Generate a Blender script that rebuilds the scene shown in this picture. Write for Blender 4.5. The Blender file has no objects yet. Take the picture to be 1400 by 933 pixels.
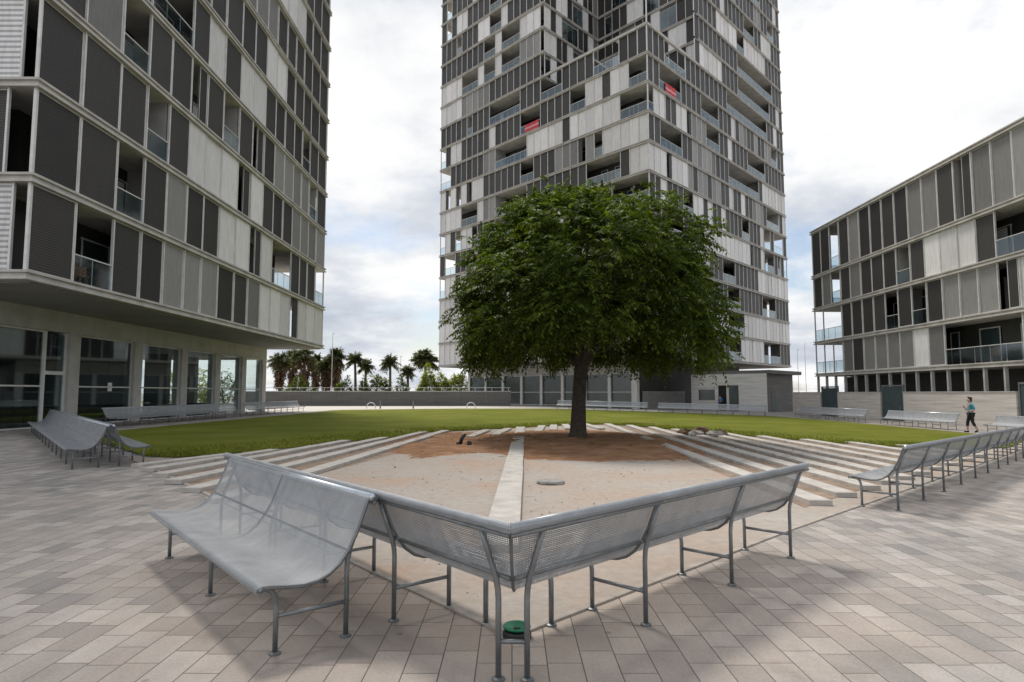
import bpy, math, random
import numpy as np
from mathutils import Vector, Matrix
R = random.Random(7)
SC = bpy.context.scene
COL = SC.collection
PI = math.pi

# ------------------------------------------------------------------ camera
F_PX, CAM_H = 880.0, 1.45
PITCH = math.atan((538 - 466.5) / F_PX)
cam_d = bpy.data.cameras.new('camera')
cam_d.sensor_width = 36
cam_d.lens = 36 * F_PX / 1400
cam_d.clip_end = 6000
cam = bpy.data.objects.new('camera', cam_d)
COL.objects.link(cam)
cam.location = (0, 0, CAM_H)
cam.rotation_euler = (PI / 2 + PITCH, 0, 0)
SC.camera = cam
cP, sP = math.cos(PITCH), math.sin(PITCH)


def proj(x, y, z):
    z -= CAM_H
    f = y * cP + z * sP
    if f < .1:
        return None
    return 700 + F_PX * x / f, 466.5 - F_PX * (-y * sP + z * cP) / f, f


# ------------------------------------------------------------------ ground height
def gz(x, y=0):
    return -.02 * min(max(x - 3, 0), 27)


# ------------------------------------------------------------------ mesh builder
class MB:
    def __init__(s):
        s.v = []; s.f = []; s.m = []

    def add(s, vs, fs, mi=0):
        n = len(s.v)
        s.v += [tuple(q) for q in vs]
        s.f += [tuple(n + i for i in q) for q in fs]
        s.m += [mi] * len(fs)

    def obox(s, p, ex, ey, ez, mi=0):
        p = Vector(p); ex = Vector(ex); ey = Vector(ey); ez = Vector(ez)
        vs = [p, p + ex, p + ex + ey, p + ey, p + ez, p + ex + ez, p + ex + ey + ez, p + ey + ez]
        s.add(vs, [(3, 2, 1, 0), (4, 5, 6, 7), (0, 1, 5, 4), (1, 2, 6, 5), (2, 3, 7, 6), (3, 0, 4, 7)], mi)

    def box(s, x0, y0, z0, x1, y1, z1, mi=0):
        s.obox((x0, y0, z0), (x1 - x0, 0, 0), (0, y1 - y0, 0), (0, 0, z1 - z0), mi)

    def prism(s, poly, z0, z1, mi=0):
        n = len(poly)
        a = sum(poly[i][0] * poly[(i + 1) % n][1] - poly[(i + 1) % n][0] * poly[i][1] for i in range(n))
        if a < 0:
            poly = poly[::-1]
        vs = [(x, y, z0) for x, y in poly] + [(x, y, z1) for x, y in poly]
        s.add(vs, [tuple(range(n))[::-1], tuple(range(n, 2 * n))] + [(i, (i + 1) % n, n + (i + 1) % n, n + i) for i in range(n)], mi)

    def tube(s, pts, r, n=8, mi=0, cap=True):
        pts = [Vector(p) for p in pts]
        if not hasattr(r, '__len__'):
            r = [r] * len(pts)
        rings = []
        up = None
        for i, p in enumerate(pts):
            t = (pts[min(i + 1, len(pts) - 1)] - pts[max(i - 1, 0)]).normalized()
            if up is None:
                up = Vector((0, 0, 1)) if abs(t.z) < .9 else Vector((1, 0, 0))
            a = t.cross(up)
            if a.length < 1e-4:
                a = t.cross(Vector((0, 1, 0)))
            a.normalize()
            b = a.cross(t).normalized()
            up = b
            rings.append([p + (a * math.cos(2 * PI * k / n) + b * math.sin(2 * PI * k / n)) * r[i] for k in range(n)])
        vs = [q for g in rings for q in g]
        fs = []
        for i in range(len(pts) - 1):
            for k in range(n):
                fs.append((i * n + k, i * n + (k + 1) % n, (i + 1) * n + (k + 1) % n, (i + 1) * n + k))
        if cap:
            fs.append(tuple(range(n))[::-1])
            fs.append(tuple((len(pts) - 1) * n + k for k in range(n)))
        s.add(vs, fs, mi)

    def lathe(s, c, prof, n=16, mi=0):
        vs = [(c[0] + r * math.cos(2 * PI * k / n), c[1] + r * math.sin(2 * PI * k / n), c[2] + z) for r, z in prof for k in range(n)]
        fs = [(i * n + k, i * n + (k + 1) % n, (i + 1) * n + (k + 1) % n, (i + 1) * n + k) for i in range(len(prof) - 1) for k in range(n)]
        fs.append(tuple(range(n))[::-1]); fs.append(tuple((len(prof) - 1) * n + k for k in range(n)))
        s.add(vs, fs, mi)

    def build(s, name, mats, parent=None, smooth=False, origin=None, bevel=0):
        if not s.f:
            return None
        if not isinstance(mats, (list, tuple)):
            mats = [mats]
        me = bpy.data.meshes.new(name)
        o0 = Vector(parent.location) if parent is not None and origin is None else Vector(origin or (0, 0, 0))
        if parent is not None and parent.parent is not None and origin is None:
            o0 = world_loc(parent)
        me.from_pydata([(a - o0.x, b - o0.y, c - o0.z) for a, b, c in s.v], [], s.f)
        for m in mats:
            me.materials.append(m)
        if len(mats) > 1:
            me.polygons.foreach_set('material_index', s.m)
        if smooth:
            me.polygons.foreach_set('use_smooth', [True] * len(s.f))
        me.update()
        o = bpy.data.objects.new(name, me)
        COL.objects.link(o)
        if parent is not None:
            o.parent = parent
        else:
            o.location = o0
        if bevel:
            md = o.modifiers.new('bevel', 'BEVEL')
            md.width = bevel; md.segments = 2; md.limit_method = 'ANGLE'
        return o


def world_loc(o):
    l = Vector(o.location)
    while o.parent is not None:
        o = o.parent
        l += Vector(o.location)
    return l


def tag(o, label=None, cat=None, group=None, kind=None):
    if label: o['label'] = label
    if cat: o['category'] = cat
    if group: o['group'] = group
    if kind: o['kind'] = kind
    return o


def empty(name, loc, label, cat, group=None):
    o = bpy.data.objects.new(name, None)
    COL.objects.link(o)
    o.location = loc
    o.empty_display_size = .2
    return tag(o, label, cat, group)


# ------------------------------------------------------------------ materials
def new_mat(name):
    m = bpy.data.materials.new(name)
    m.use_nodes = True
    nt = m.node_tree
    b = nt.nodes['Principled BSDF']
    return m, nt, b


def N(nt, typ, **kw):
    n = nt.nodes.new(typ)
    for k, v in kw.items():
        if k.startswith('i_'):
            n.inputs[k[2:].replace('_', ' ')].default_value = v
        else:
            setattr(n, k, v)
    return n


def ramp(nt, stops):
    n = nt.nodes.new('ShaderNodeValToRGB')
    e = n.color_ramp.elements
    while len(e) < len(stops):
        e.new(.5)
    for q, (p, c) in zip(e, stops):
        q.position = p
        q.color = (*c, 1) if len(c) == 3 else c
    return n


def mixc(nt, fac, a, b, blend='MIX'):
    n = nt.nodes.new('ShaderNodeMix')
    n.data_type = 'RGBA'; n.blend_type = blend
    for sock, val in ((n.inputs[0], fac), (n.inputs[6], a), (n.inputs[7], b)):
        if hasattr(val, 'links') or hasattr(val, 'is_linked'):
            nt.links.new(val, sock)
        elif isinstance(val, (int, float)):
            sock.default_value = val
        else:
            sock.default_value = (*val, 1) if len(val) == 3 else val
    return n.outputs[2]


def coords(nt, kind='Object'):
    return nt.nodes.new('ShaderNodeTexCoord').outputs[kind]


def noise(nt, vec, scale, detail=4, rough=.6):
    n = N(nt, 'ShaderNodeTexNoise')
    n.inputs['Scale'].default_value = scale
    n.inputs['Detail'].default_value = detail
    n.inputs['Roughness'].default_value = rough
    if vec is not None:
        nt.links.new(vec, n.inputs['Vector'])
    return n.outputs['Fac']


def bump(nt, b, h, strength=.3, dist=.01):
    n = N(nt, 'ShaderNodeBump')
    n.inputs['Strength'].default_value = strength
    n.inputs['Distance'].default_value = dist
    nt.links.new(h, n.inputs['Height'])
    nt.links.new(n.outputs[0], b.inputs['Normal'])


def rnd_value(nt):
    a = N(nt, 'ShaderNodeObjectInfo').outputs['Random']
    g = N(nt, 'ShaderNodeNewGeometry').outputs['Random Per Island']
    ad = N(nt, 'ShaderNodeMath', operation='ADD')
    nt.links.new(a, ad.inputs[0]); nt.links.new(g, ad.inputs[1])
    fr = N(nt, 'ShaderNodeMath', operation='FRACT')
    nt.links.new(ad.outputs[0], fr.inputs[0])
    return fr.outputs[0]


def simple(name, col, rough=.6, metal=0., var=.25, nscale=6., bmp=0., spec=.5, kind='Object'):
    m, nt, b = new_mat(name)
    v = noise(nt, coords(nt, kind), nscale, 5)
    lo = tuple(c * (1 - var) for c in col); hi = tuple(min(1, c * (1 + var)) for c in col)
    r = ramp(nt, [(.3, lo), (.7, hi)])
    nt.links.new(v, r.inputs[0])
    nt.links.new(r.outputs[0], b.inputs['Base Color'])
    b.inputs['Roughness'].default_value = rough
    b.inputs['Metallic'].default_value = metal
    b.inputs['Specular IOR Level'].default_value = spec
    if bmp:
        bump(nt, b, noise(nt, coords(nt, kind), nscale * 6, 4), bmp)
    return m


def slat_mat(name, col, rough=.5, metal=.2, var=.22, slat=26., depth=.35, lattice=False):
    """slatted or lattice facade screen: fine lines repeated over the panel, tint differs from panel to panel"""
    m, nt, b = new_mat(name)
    c = coords(nt)
    w = N(nt, 'ShaderNodeTexWave', wave_type='BANDS', bands_direction='Z')
    w.inputs['Scale'].default_value = slat / 6.2832 * 1.0
    w.inputs['Distortion'].default_value = 0
    nt.links.new(c, w.inputs['Vector'])
    pat = w.outputs['Fac']
    r = rnd_value(nt)
    rr = ramp(nt, [(0, tuple(q * (1 - var) for q in col)), (.5, col), (1, tuple(min(1, q * (1 + var)) for q in col))])
    nt.links.new(r, rr.inputs[0])
    mps = N(nt, 'ShaderNodeMapping'); mps.inputs['Scale'].default_value = (4, 4, .45); nt.links.new(coords(nt, 'Object'), mps.inputs[0])
    oi = N(nt, 'ShaderNodeObjectInfo'); cmb = N(nt, 'ShaderNodeMath', operation='MULTIPLY'); nt.links.new(oi.outputs['Random'], cmb.inputs[0]); cmb.inputs[1].default_value = 40
    nt.links.new(cmb.outputs[0], mps.inputs['Location'])
    dirt = noise(nt, mps.outputs[0], 2.2, 5)
    d = ramp(nt, [(.33, (.86, .855, .84)), (.6, (1.03, 1.03, 1.03))])
    nt.links.new(dirt, d.inputs[0])
    c1 = mixc(nt, 1., rr.outputs[0], d.outputs[0], 'MULTIPLY')
    pr = ramp(nt, [(.25, (1 - depth,) * 3), (.6, (1, 1, 1))])
    nt.links.new(pat, pr.inputs[0])
    c2 = mixc(nt, 1., c1, pr.outputs[0], 'MULTIPLY')
    nt.links.new(c2, b.inputs['Base Color'])
    b.inputs['Roughness'].default_value = rough
    b.inputs['Metallic'].default_value = metal
    bump(nt, b, pat, .25, .02)
    return m


def glass_mat(name, tint=(.75, .85, .86), mixf=.25, rough=.03):
    """clear glazing: part mirror-like reflection, the rest looks through"""
    m, nt, b = new_mat(name)
    nt.nodes.remove(b)
    out = nt.nodes['Material Output']
    tr = N(nt, 'ShaderNodeBsdfTransparent'); tr.inputs[0].default_value = (*tint, 1)
    gl = N(nt, 'ShaderNodeBsdfGlossy'); gl.inputs['Roughness'].default_value = rough
    gl.inputs[0].default_value = (.9, .95, .96, 1)
    lw = N(nt, 'ShaderNodeLayerWeight'); lw.inputs[0].default_value = .5
    pw = N(nt, 'ShaderNodeMath', operation='POWER'); pw.inputs[1].default_value = 4.
    nt.links.new(lw.outputs['Facing'], pw.inputs[0])
    ad = N(nt, 'ShaderNodeMath', operation='MULTIPLY_ADD'); ad.inputs[1].default_value = .6; ad.inputs[2].default_value = mixf
    ad.use_clamp = True
    nt.links.new(pw.outputs[0], ad.inputs[0])
    mx = N(nt, 'ShaderNodeMixShader')
    nt.links.new(ad.outputs[0], mx.inputs[0]); nt.links.new(tr.outputs[0], mx.inputs[1]); nt.links.new(gl.outputs[0], mx.inputs[2])
    nt.links.new(mx.outputs[0], out.inputs[0])
    return m


def perf_mat():
    """galvanised sheet steel punched with fine holes: one third of it is hole"""
    m, nt, b = new_mat('perforated_steel')
    c = coords(nt)
    v = noise(nt, c, 7, 5)
    r = ramp(nt, [(.3, (.33, .348, .37)), (.7, (.44, .46, .485))])
    nt.links.new(v, r.inputs[0]); nt.links.new(r.outputs[0], b.inputs['Base Color'])
    b.inputs['Metallic'].default_value = .3
    b.inputs['Roughness'].default_value = .55
    bump(nt, b, noise(nt, c, 240, 1), .2, .003)
    tr = N(nt, 'ShaderNodeBsdfTransparent')
    mx = N(nt, 'ShaderNodeMixShader')
    # rows of round holes, 8 mm wide at 11.5 mm centres, punched right through the sheet
    fr_v = N(nt, 'ShaderNodeVectorMath', operation='FRACTION')
    scv = N(nt, 'ShaderNodeVectorMath', operation='SCALE'); scv.inputs['Scale'].default_value = 1 / .0115
    nt.links.new(coords(nt, 'UV'), scv.inputs[0]); nt.links.new(scv.outputs[0], fr_v.inputs[0])
    ds = N(nt, 'ShaderNodeVectorMath', operation='DISTANCE'); ds.inputs[1].default_value = (.5, .5, 0)
    nt.links.new(fr_v.outputs[0], ds.inputs[0])
    gt = N(nt, 'ShaderNodeMath', operation='GREATER_THAN'); gt.inputs[1].default_value = .365
    nt.links.new(ds.outputs['Value'], gt.inputs[0]); nt.links.new(gt.outputs[0], mx.inputs[0])
    nt.links.new(tr.outputs[0], mx.inputs[1]); nt.links.new(b.outputs[0], mx.inputs[2])
    nt.links.new(mx.outputs[0], nt.nodes['Material Output'].inputs[0])
    return m


def paver_mat():
    m, nt, b = new_mat('pavers')
    c = coords(nt)
    mp = N(nt, 'ShaderNodeMapping'); mp.inputs['Rotation'].default_value = (0, 0, PI / 2)
    nt.links.new(c, mp.inputs[0])

    def brick(w, h, off):
        t = N(nt, 'ShaderNodeTexBrick', offset=off, offset_frequency=2, squash=.62, squash_frequency=3)
        t.inputs['Color1'].default_value = (0, 0, 0, 1); t.inputs['Color2'].default_value = (1, 1, 1, 1)
        t.inputs['Mortar'].default_value = (.5, .5, .5, 1)
        t.inputs['Scale'].default_value = 1
        t.inputs['Mortar Size'].default_value = .0035
        t.inputs['Mortar Smooth'].default_value = .2
        t.inputs['Bias'].default_value = 0
        t.inputs['Brick Width'].default_value = w
        t.inputs['Row Height'].default_value = h
        nt.links.new(mp.outputs[0], t.inputs[0])
        return t
    t = brick(.40, .19, .41)
    pal = ramp(nt, [(0, (.25, .242, .233)), (.2, (.30, .286, .271)), (.45, (.34, .316, .295)), (.7, (.372, .350, .328)), (1, (.425, .403, .38))])
    nt.links.new(t.outputs['Color'], pal.inputs[0])
    # cloudy blotches within and across pavers
    sep = N(nt, 'ShaderNodeMapping'); sep.inputs['Scale'].default_value = (1, .5, 1)
    nt.links.new(c, sep.inputs[0])
    g1 = ramp(nt, [(.3, (.80, .80, .80)), (.7, (1.12, 1.10, 1.08))]); nt.links.new(noise(nt, sep.outputs[0], 3.1, 6, .65), g1.inputs[0])
    g2 = ramp(nt, [(.35, (.88, .89, .90)), (.65, (1.08, 1.05, 1.03))]); nt.links.new(noise(nt, c, .55, 3), g2.inputs[0])
    g3 = ramp(nt, [(.3, (.86, .86, .86)), (.7, (1.10, 1.10, 1.10))]); nt.links.new(noise(nt, c, 55, 3), g3.inputs[0])
    k = mixc(nt, 1., pal.outputs[0], g1.outputs[0], 'MULTIPLY')
    k = mixc(nt, 1., k, g2.outputs[0], 'MULTIPLY')
    k = mixc(nt, 1., k, g3.outputs[0], 'MULTIPLY')
    # sand spilt over the pavers near the unplanted corner of the square
    vm = N(nt, 'ShaderNodeVectorMath', operation='DISTANCE'); nt.links.new(c, vm.inputs[0]); vm.inputs[1].default_value = (-.2, 5.2, 0)
    ad = N(nt, 'ShaderNodeMath', operation='MULTIPLY_ADD'); nt.links.new(noise(nt, c, 1.4, 5), ad.inputs[0]); ad.inputs[1].default_value = 3.4
    nt.links.new(vm.outputs['Value'], ad.inputs[2])
    sm = ramp(nt, [(0, (.34,) * 3), (1, (0,) * 3)])
    mr = N(nt, 'ShaderNodeMapRange'); nt.links.new(ad.outputs[0], mr.inputs[0]); mr.inputs[1].default_value = 2.4; mr.inputs[2].default_value = 5.2
    nt.links.new(mr.outputs[0], sm.inputs[0])
    k = mixc(nt, sm.outputs[0], k, (.47, .345, .26))
    # dark trodden-in spots and a few wide stains
    vo = N(nt, 'ShaderNodeTexVoronoi', feature='F1'); vo.inputs['Scale'].default_value = 2.3; nt.links.new(c, vo.inputs['Vector'])
    sp_ = ramp(nt, [(.035, (.62, .6, .58)), (.06, (1, 1, 1))]); nt.links.new(vo.outputs['Distance'], sp_.inputs[0])
    k = mixc(nt, .8, k, mixc(nt, 1., k, sp_.outputs[0], 'MULTIPLY'))
    st = ramp(nt, [(.58, (1, 1, 1)), (.70, (.80, .79, .78))]); nt.links.new(noise(nt, c, .9, 6, .6), st.inputs[0])
    k = mixc(nt, 1., k, st.outputs[0], 'MULTIPLY')
    # joints
    k = mixc(nt, t.outputs['Fac'], k, (.115, .098, .085))
    nt.links.new(k, b.inputs['Base Color'])
    b.inputs['Roughness'].default_value = .85
    b.inputs['Specular IOR Level'].default_value = .25
    inv = N(nt, 'ShaderNodeMath', operation='MULTIPLY_ADD'); nt.links.new(t.outputs['Fac'], inv.inputs[0]); inv.inputs[1].default_value = -1.
    nt.links.new(noise(nt, c, 40, 4), inv.inputs[2])
    bump(nt, b, inv.outputs[0], .5, .006)
    return m


def sand_mat():
    m, nt, b = new_mat('sandy_screed')
    c = coords(nt)
    r = ramp(nt, [(.30, (.42, .28, .20)), (.44, (.38, .32, .27)), (.60, (.385, .35, .315)), (.8, (.45, .42, .385))])
    nt.links.new(noise(nt, c, .42, 7, .62), r.inputs[0])
    r2 = ramp(nt, [(.3, (.86,) * 3), (.7, (1.1,) * 3)]); nt.links.new(noise(nt, c, 9, 6, .7), r2.inputs[0])
    k = mixc(nt, 1., r.outputs[0], r2.outputs[0], 'MULTIPLY')
    r3 = ramp(nt, [(.60, (1, 1, 1)), (.72, (.66, .62, .58))]); nt.links.new(noise(nt, c, 1.7, 4), r3.inputs[0])
    k = mixc(nt, .5, k, mixc(nt, 1., k, r3.outputs[0], 'MULTIPLY'))
    nt.links.new(k, b.inputs['Base Color']); b.inputs['Roughness'].default_value = .95
    b.inputs['Specular IOR Level'].default_value = .2
    bump(nt, b, noise(nt, c, 22, 6, .7), .6, .015)
    return m


def soil_mat():
    m, nt, b = new_mat('red_soil')
    c = coords(nt)
    r = ramp(nt, [(.25, (.15, .082, .046)), (.5, (.28, .152, .085)), (.75, (.40, .25, .16))])
    nt.links.new(noise(nt, c, 1.6, 8, .68), r.inputs[0])
    nt.links.new(r.outputs[0], b.inputs['Base Color']); b.inputs['Roughness'].default_value = .97
    b.inputs['Specular IOR Level'].default_value = .15
    bump(nt, b, noise(nt, c, 14, 7, .75), .9, .03)
    return m


def lawn_mat():
    m, nt, b = new_mat('turf')
    c = coords(nt)
    r = ramp(nt, [(.28, (.115, .145, .015)), (.5, (.17, .195, .022)), (.72, (.235, .24, .042))])
    nt.links.new(noise(nt, c, .33, 6, .62), r.inputs[0])
    r2 = ramp(nt, [(.3, (.66,) * 3), (.7, (1.25,) * 3)]); nt.links.new(noise(nt, c, 26, 4, .75), r2.inputs[0])
    k = mixc(nt, 1., r.outputs[0], r2.outputs[0], 'MULTIPLY')
    r3 = ramp(nt, [(.56, (0,) * 3), (.75, (.55,) * 3)]); nt.links.new(noise(nt, c, .16, 5), r3.inputs[0])
    k = mixc(nt, r3.outputs[0], k, (.20, .185, .06))
    nt.links.new(k, b.inputs['Base Color']); b.inputs['Roughness'].default_value = .9
    b.inputs['Specular IOR Level'].default_value = .1
    bump(nt, b, noise(nt, c, 30, 5, .8), 1., .06)
    return m


def leaf_mat(name, stops, trans=.3, rough=.45):
    m, nt, b = new_mat(name)
    g = N(nt, 'ShaderNodeNewGeometry').outputs['Random Per Island']
    r = ramp(nt, stops); nt.links.new(g, r.inputs[0])
    v = ramp(nt, [(.3, (.72,) * 3), (.7, (1.25,) * 3)]); nt.links.new(noise(nt, coords(nt), .9, 3), v.inputs[0])
    k = mixc(nt, 1., r.outputs[0], v.outputs[0], 'MULTIPLY')
    nt.links.new(k, b.inputs['Base Color']); b.inputs['Roughness'].default_value = rough
    b.inputs['Specular IOR Level'].default_value = .2
    t = N(nt, 'ShaderNodeBsdfTranslucent')
    k2 = mixc(nt, 1., k, (1.5, 1.6, .5), 'MULTIPLY'); nt.links.new(k2, t.inputs[0])
    mx = N(nt, 'ShaderNodeMixShader'); mx.inputs[0].default_value = trans
    nt.links.new(b.outputs[0], mx.inputs[1]); nt.links.new(t.outputs[0], mx.inputs[2])
    nt.links.new(mx.outputs[0], nt.nodes['Material Output'].inputs[0])
    return m


def board_mat(name, col):
    """board-marked concrete: faint horizontal pour lines"""
    m, nt, b = new_mat(name)
    c = coords(nt)
    mp = N(nt, 'ShaderNodeMapping'); mp.inputs['Scale'].default_value = (.25, .25, 5.5); nt.links.new(c, mp.inputs[0])
    r = ramp(nt, [(.3, tuple(q * .72 for q in col)), (.7, tuple(q * 1.14 for q in col))])
    nt.links.new(noise(nt, mp.outputs[0], 1.4, 5, .6), r.inputs[0])
    nt.links.new(r.outputs[0], b.inputs['Base Color']); b.inputs['Roughness'].default_value = .85
    bump(nt, b, noise(nt, mp.outputs[0], 3, 4), .3, .02)
    return m


M = {}
M['pavers'] = paver_mat(); M['sand'] = sand_mat(); M['soil'] = soil_mat(); M['lawn'] = lawn_mat()
M['far_ground'] = simple('far_ground', (.26, .24, .21), .95, var=.3, nscale=.05)
M['path'] = simple('pale_paving', (.56, .52, .47), .85, var=.12, nscale=1.5)
M['beam'] = simple('weathered_concrete_beam', (.45, .425, .39), .88, var=.22, nscale=3.5, bmp=.4)
M['kerb'] = simple('kerb_concrete', (.36, .32, .28), .88, var=.25, nscale=5, bmp=.3)
M['perf'] = perf_mat()
M['steel'] = simple('galvanised_tube', (.25, .265, .28), .42, .7, var=.22, nscale=9)
M['rail'] = simple('polished_steel_rail', (.58, .63, .69), .28, .8, var=.15, nscale=8)
M['dark_steel'] = simple('dull_steel_strap', (.20, .21, .215), .5, .6, var=.2, nscale=10)
M['scr_D'] = slat_mat('dark_screen', (.040, .037, .034), .5, .05, .4, 22, .5)
M['scr_M'] = slat_mat('grey_screen', (.28, .275, .268), .5, .1, .3, 22, .25)
M['scr_L'] = slat_mat('light_screen', (.80, .79, .785), .5, .0, .13, 30, .12)
M['scr_W'] = slat_mat('white_louvre', (.74, .74, .75), .45, .1, .08, 11, .5)
M['alu'] = simple('aluminium_frame', (.66, .655, .64), .45, .15, var=.15, nscale=2)
M['slab'] = simple('concrete_slab_edge', (.50, .48, .45), .75, var=.2, nscale=1.2, bmp=.15)
M['soffit'] = simple('grey_soffit', (.26, .255, .245), .8, var=.15, nscale=.5)
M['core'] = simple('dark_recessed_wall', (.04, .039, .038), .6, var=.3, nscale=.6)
M['fin'] = simple('plaster_wall', (.34, .335, .33), .8, var=.15, nscale=.9)
M['glass'] = glass_mat('clear_glass', (.86, .93, .93), .06)
M['glass_dark'] = glass_mat('tinted_glass', (.5, .6, .61), .12)
M['rail_glass'] = glass_mat('railing_glass', (.80, .87, .9), .07, .06)
M['teal'] = simple('teal_window_pane', (.035, .055, .06), .12, .0, var=.2, nscale=.8, spec=.8)
M['white'] = simple('white_paint', (.72, .715, .70), .5, var=.08, nscale=2)
M['render'] = board_mat('white_rendered_block', (.82, .805, .77))
M['grey_board'] = board_mat('grey_board_cladding', (.20, .19, .18))
M['board'] = board_mat('board_marked_concrete', (.60, .565, .52))
M['pillar'] = simple('pillar_concrete', (.48, .47, .45), .75, var=.15, nscale=1.2)
M['gate'] = simple('dark_teal_gate', (.05, .075, .08), .5, .2, var=.2, nscale=2)
M['wall_grey'] = board_mat('dark_grey_wall', (.17, .165, .155))
M['wood'] = simple('brown_wood', (.30, .145, .06), .6, var=.35, nscale=12)
M['red'] = simple('red_cloth', (.56, .06, .075), .8, var=.2, nscale=3)
M['pink'] = simple('pink_cloth', (.68, .34, .36), .8, var=.1, nscale=3)
M['green'] = simple('green_plastic', (.012, .19, .095), .4, var=.3, nscale=20)
M['black'] = simple('black_plastic', (.012, .012, .012), .5, var=.3, nscale=20)
M['stone'] = simple('grey_stone', (.27, .26, .245), .85, var=.25, nscale=12, bmp=.4)
M['clod'] = simple('brown_clod', (.12, .075, .045), .95, var=.4, nscale=9, bmp=.8)
M['bark'] = simple('bark', (.055, .045, .036), .95, var=.45, nscale=9, bmp=1.)
M['palm_trunk'] = simple('palm_trunk', (.13, .095, .065), .95, var=.4, nscale=3, bmp=.6)
M['skirt'] = simple('dead_palm_fronds', (.20, .125, .065), .95, var=.45, nscale=2)
M['leaf'] = leaf_mat('tree_leaf', [(0, (.034, .058, .009)), (.5, (.062, .096, .014)), (.85, (.098, .134, .020)), (1, (.185, .20, .045))], .38, .6)
M['palm_leaf'] = leaf_mat('palm_leaf', [(0, (.05, .065, .025)), (.6, (.10, .115, .045)), (1, (.18, .18, .08))], .25, .7)
M['bush'] = leaf_mat('bush_leaf', [(0, (.05, .075, .016)), (.6, (.11, .14, .034)), (1, (.2, .21, .06))], .4, .8)
M['bush_pale'] = leaf_mat('pale_bush_leaf', [(0, (.14, .17, .03)), (.6, (.28, .31, .06)), (1, (.42, .42, .11))], .45, .8)
M['blade'] = leaf_mat('grass_blade', [(0, (.10, .125, .014)), (.6, (.16, .18, .024)), (1, (.24, .24, .06))], .3)
M['skin'] = simple('skin', (.50, .30, .21), .5, var=.05)
M['shirt'] = simple('turquoise_shirt', (.06, .33, .47), .85, var=.12, nscale=8)
M['trousers'] = simple('dark_trousers', (.018, .018, .024), .9, var=.2, nscale=8)
M['hair'] = simple('dark_hair', (.025, .017, .012), .6, var=.3, nscale=20)
M['blue'] = simple('bright_blue_cloth', (.04, .22, .62), .7, var=.15, nscale=8)
M['paper'] = simple('white_paper', (.75, .75, .73), .7, var=.04)

# ------------------------------------------------------------------ ground sheets
def sheet(name, poly, z, m, kind='structure', cuts=(3, 30), smooth=False):
    import bmesh
    bm = bmesh.new()
    vs = [bm.verts.new((x, y, 0)) for x, y in poly]
    bm.faces.new(vs)
    for c in cuts:
        bmesh.ops.bisect_plane(bm, geom=bm.verts[:] + bm.edges[:] + bm.faces[:], plane_co=(c, 0, 0), plane_no=(1, 0, 0))
    bmesh.ops.triangulate(bm, faces=bm.faces[:])
    for v in bm.verts:
        v.co.z = gz(v.co.x) + z
    bmesh.ops.recalc_face_normals(bm, faces=bm.faces[:])
    if bm.faces[:] and bm.faces[0].normal.z < 0:
        bmesh.ops.reverse_faces(bm, faces=bm.faces[:])
    me = bpy.data.meshes.new(name); bm.to_mesh(me); bm.free()
    me.materials.append(m)
    o = bpy.data.objects.new(name, me); COL.objects.link(o)
    return tag(o, kind=kind)


g = MB(); S = 3000
g.add([(-S, -S, -.75), (S, -S, -.75), (S, S, -.75), (-S, S, -.75)], [(0, 1, 2, 3)])
tag(g.build('ground', M['far_ground']), kind='structure')
sheet('pavement', [(-45, -12), (45, -12), (45, 125), (-45, 125)], 0, M['pavers'])
# the square: apex at the bench corner, edges at 45 degrees
DL, NL = Vector((-.63, .777, 0)), Vector((.777, .63, 0))
DR, NR = Vector((.70, .714, 0)), Vector((-.714, .70, 0))
A = Vector((0, 3.31, 0))
APEX = (0, 3.98)


def on_l(s, off=.45): return A + DL * s + NL * off
def on_r(s, off=.45): return A + DR * s + NR * off


near_l = on_l(14.5); near_r = on_r(27)
bound = [(-8.4, 14.9), (-7.5, 14.6), (-6.5, 15.8), (-4.9, 19.2), (-4.0, 21.0), (-3.1, 23.9), (-1.6, 25.3), (.4, 27.2), (2.4, 29.2), (4.4, 30.6), (5.4, 29.6), (6.4, 27.6), (7.4, 25.8), (8.6, 23.6), (10.2, 20.9), (11.9, 19.2), (13.2, 18.9)]
sheet('sand', [APEX] + [(near_r.x, near_r.y)] + [(19.5, 26.0), (13.2, 22), (8, 27), (4.4, 32), (0, 29), (-4.5, 22.4), (-8.6, 15.6)] + [(near_l.x, near_l.y)], .006, M['sand'])
lawn_poly = bound + [(15.5, 20.3), (20.4, 25.6), (20.8, 40), (20.2, 50.5), (12.5, 57), (4, 60.5), (-5, 60.5), (-14.8, 56), (-15.2, 30), (-15.0, 22.3)]
sheet('lawn', lawn_poly, .03, M['lawn'])
sheet('path', [(-16.2, 52), (-15.6, 56.2), (-5, 61.3), (4.5, 61.3), (14, 57.5), (14.5, 65), (0, 72), (-30, 72), (-30, 52)], .005, M['path'])
M['gap_soil'] = simple('dry_brown_soil', (.25, .18, .13), .95, var=.4, nscale=2.5, bmp=.6)
sheet('soil', [(-7.4, 13.1), (-3.95, 8.9), (-1.9, 21), (-2.4, 24.2), (-4.5, 19.9), (-6.6, 15.2)], .011, M['gap_soil'])
sheet('soil', [(3.75, 8.4), (12.2, 17.2), (12.2, 18.9), (10.2, 20.8), (8.6, 23.4), (6.4, 27.4), (4.4, 30.4), (4.0, 22)], .011, M['gap_soil'])
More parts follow.
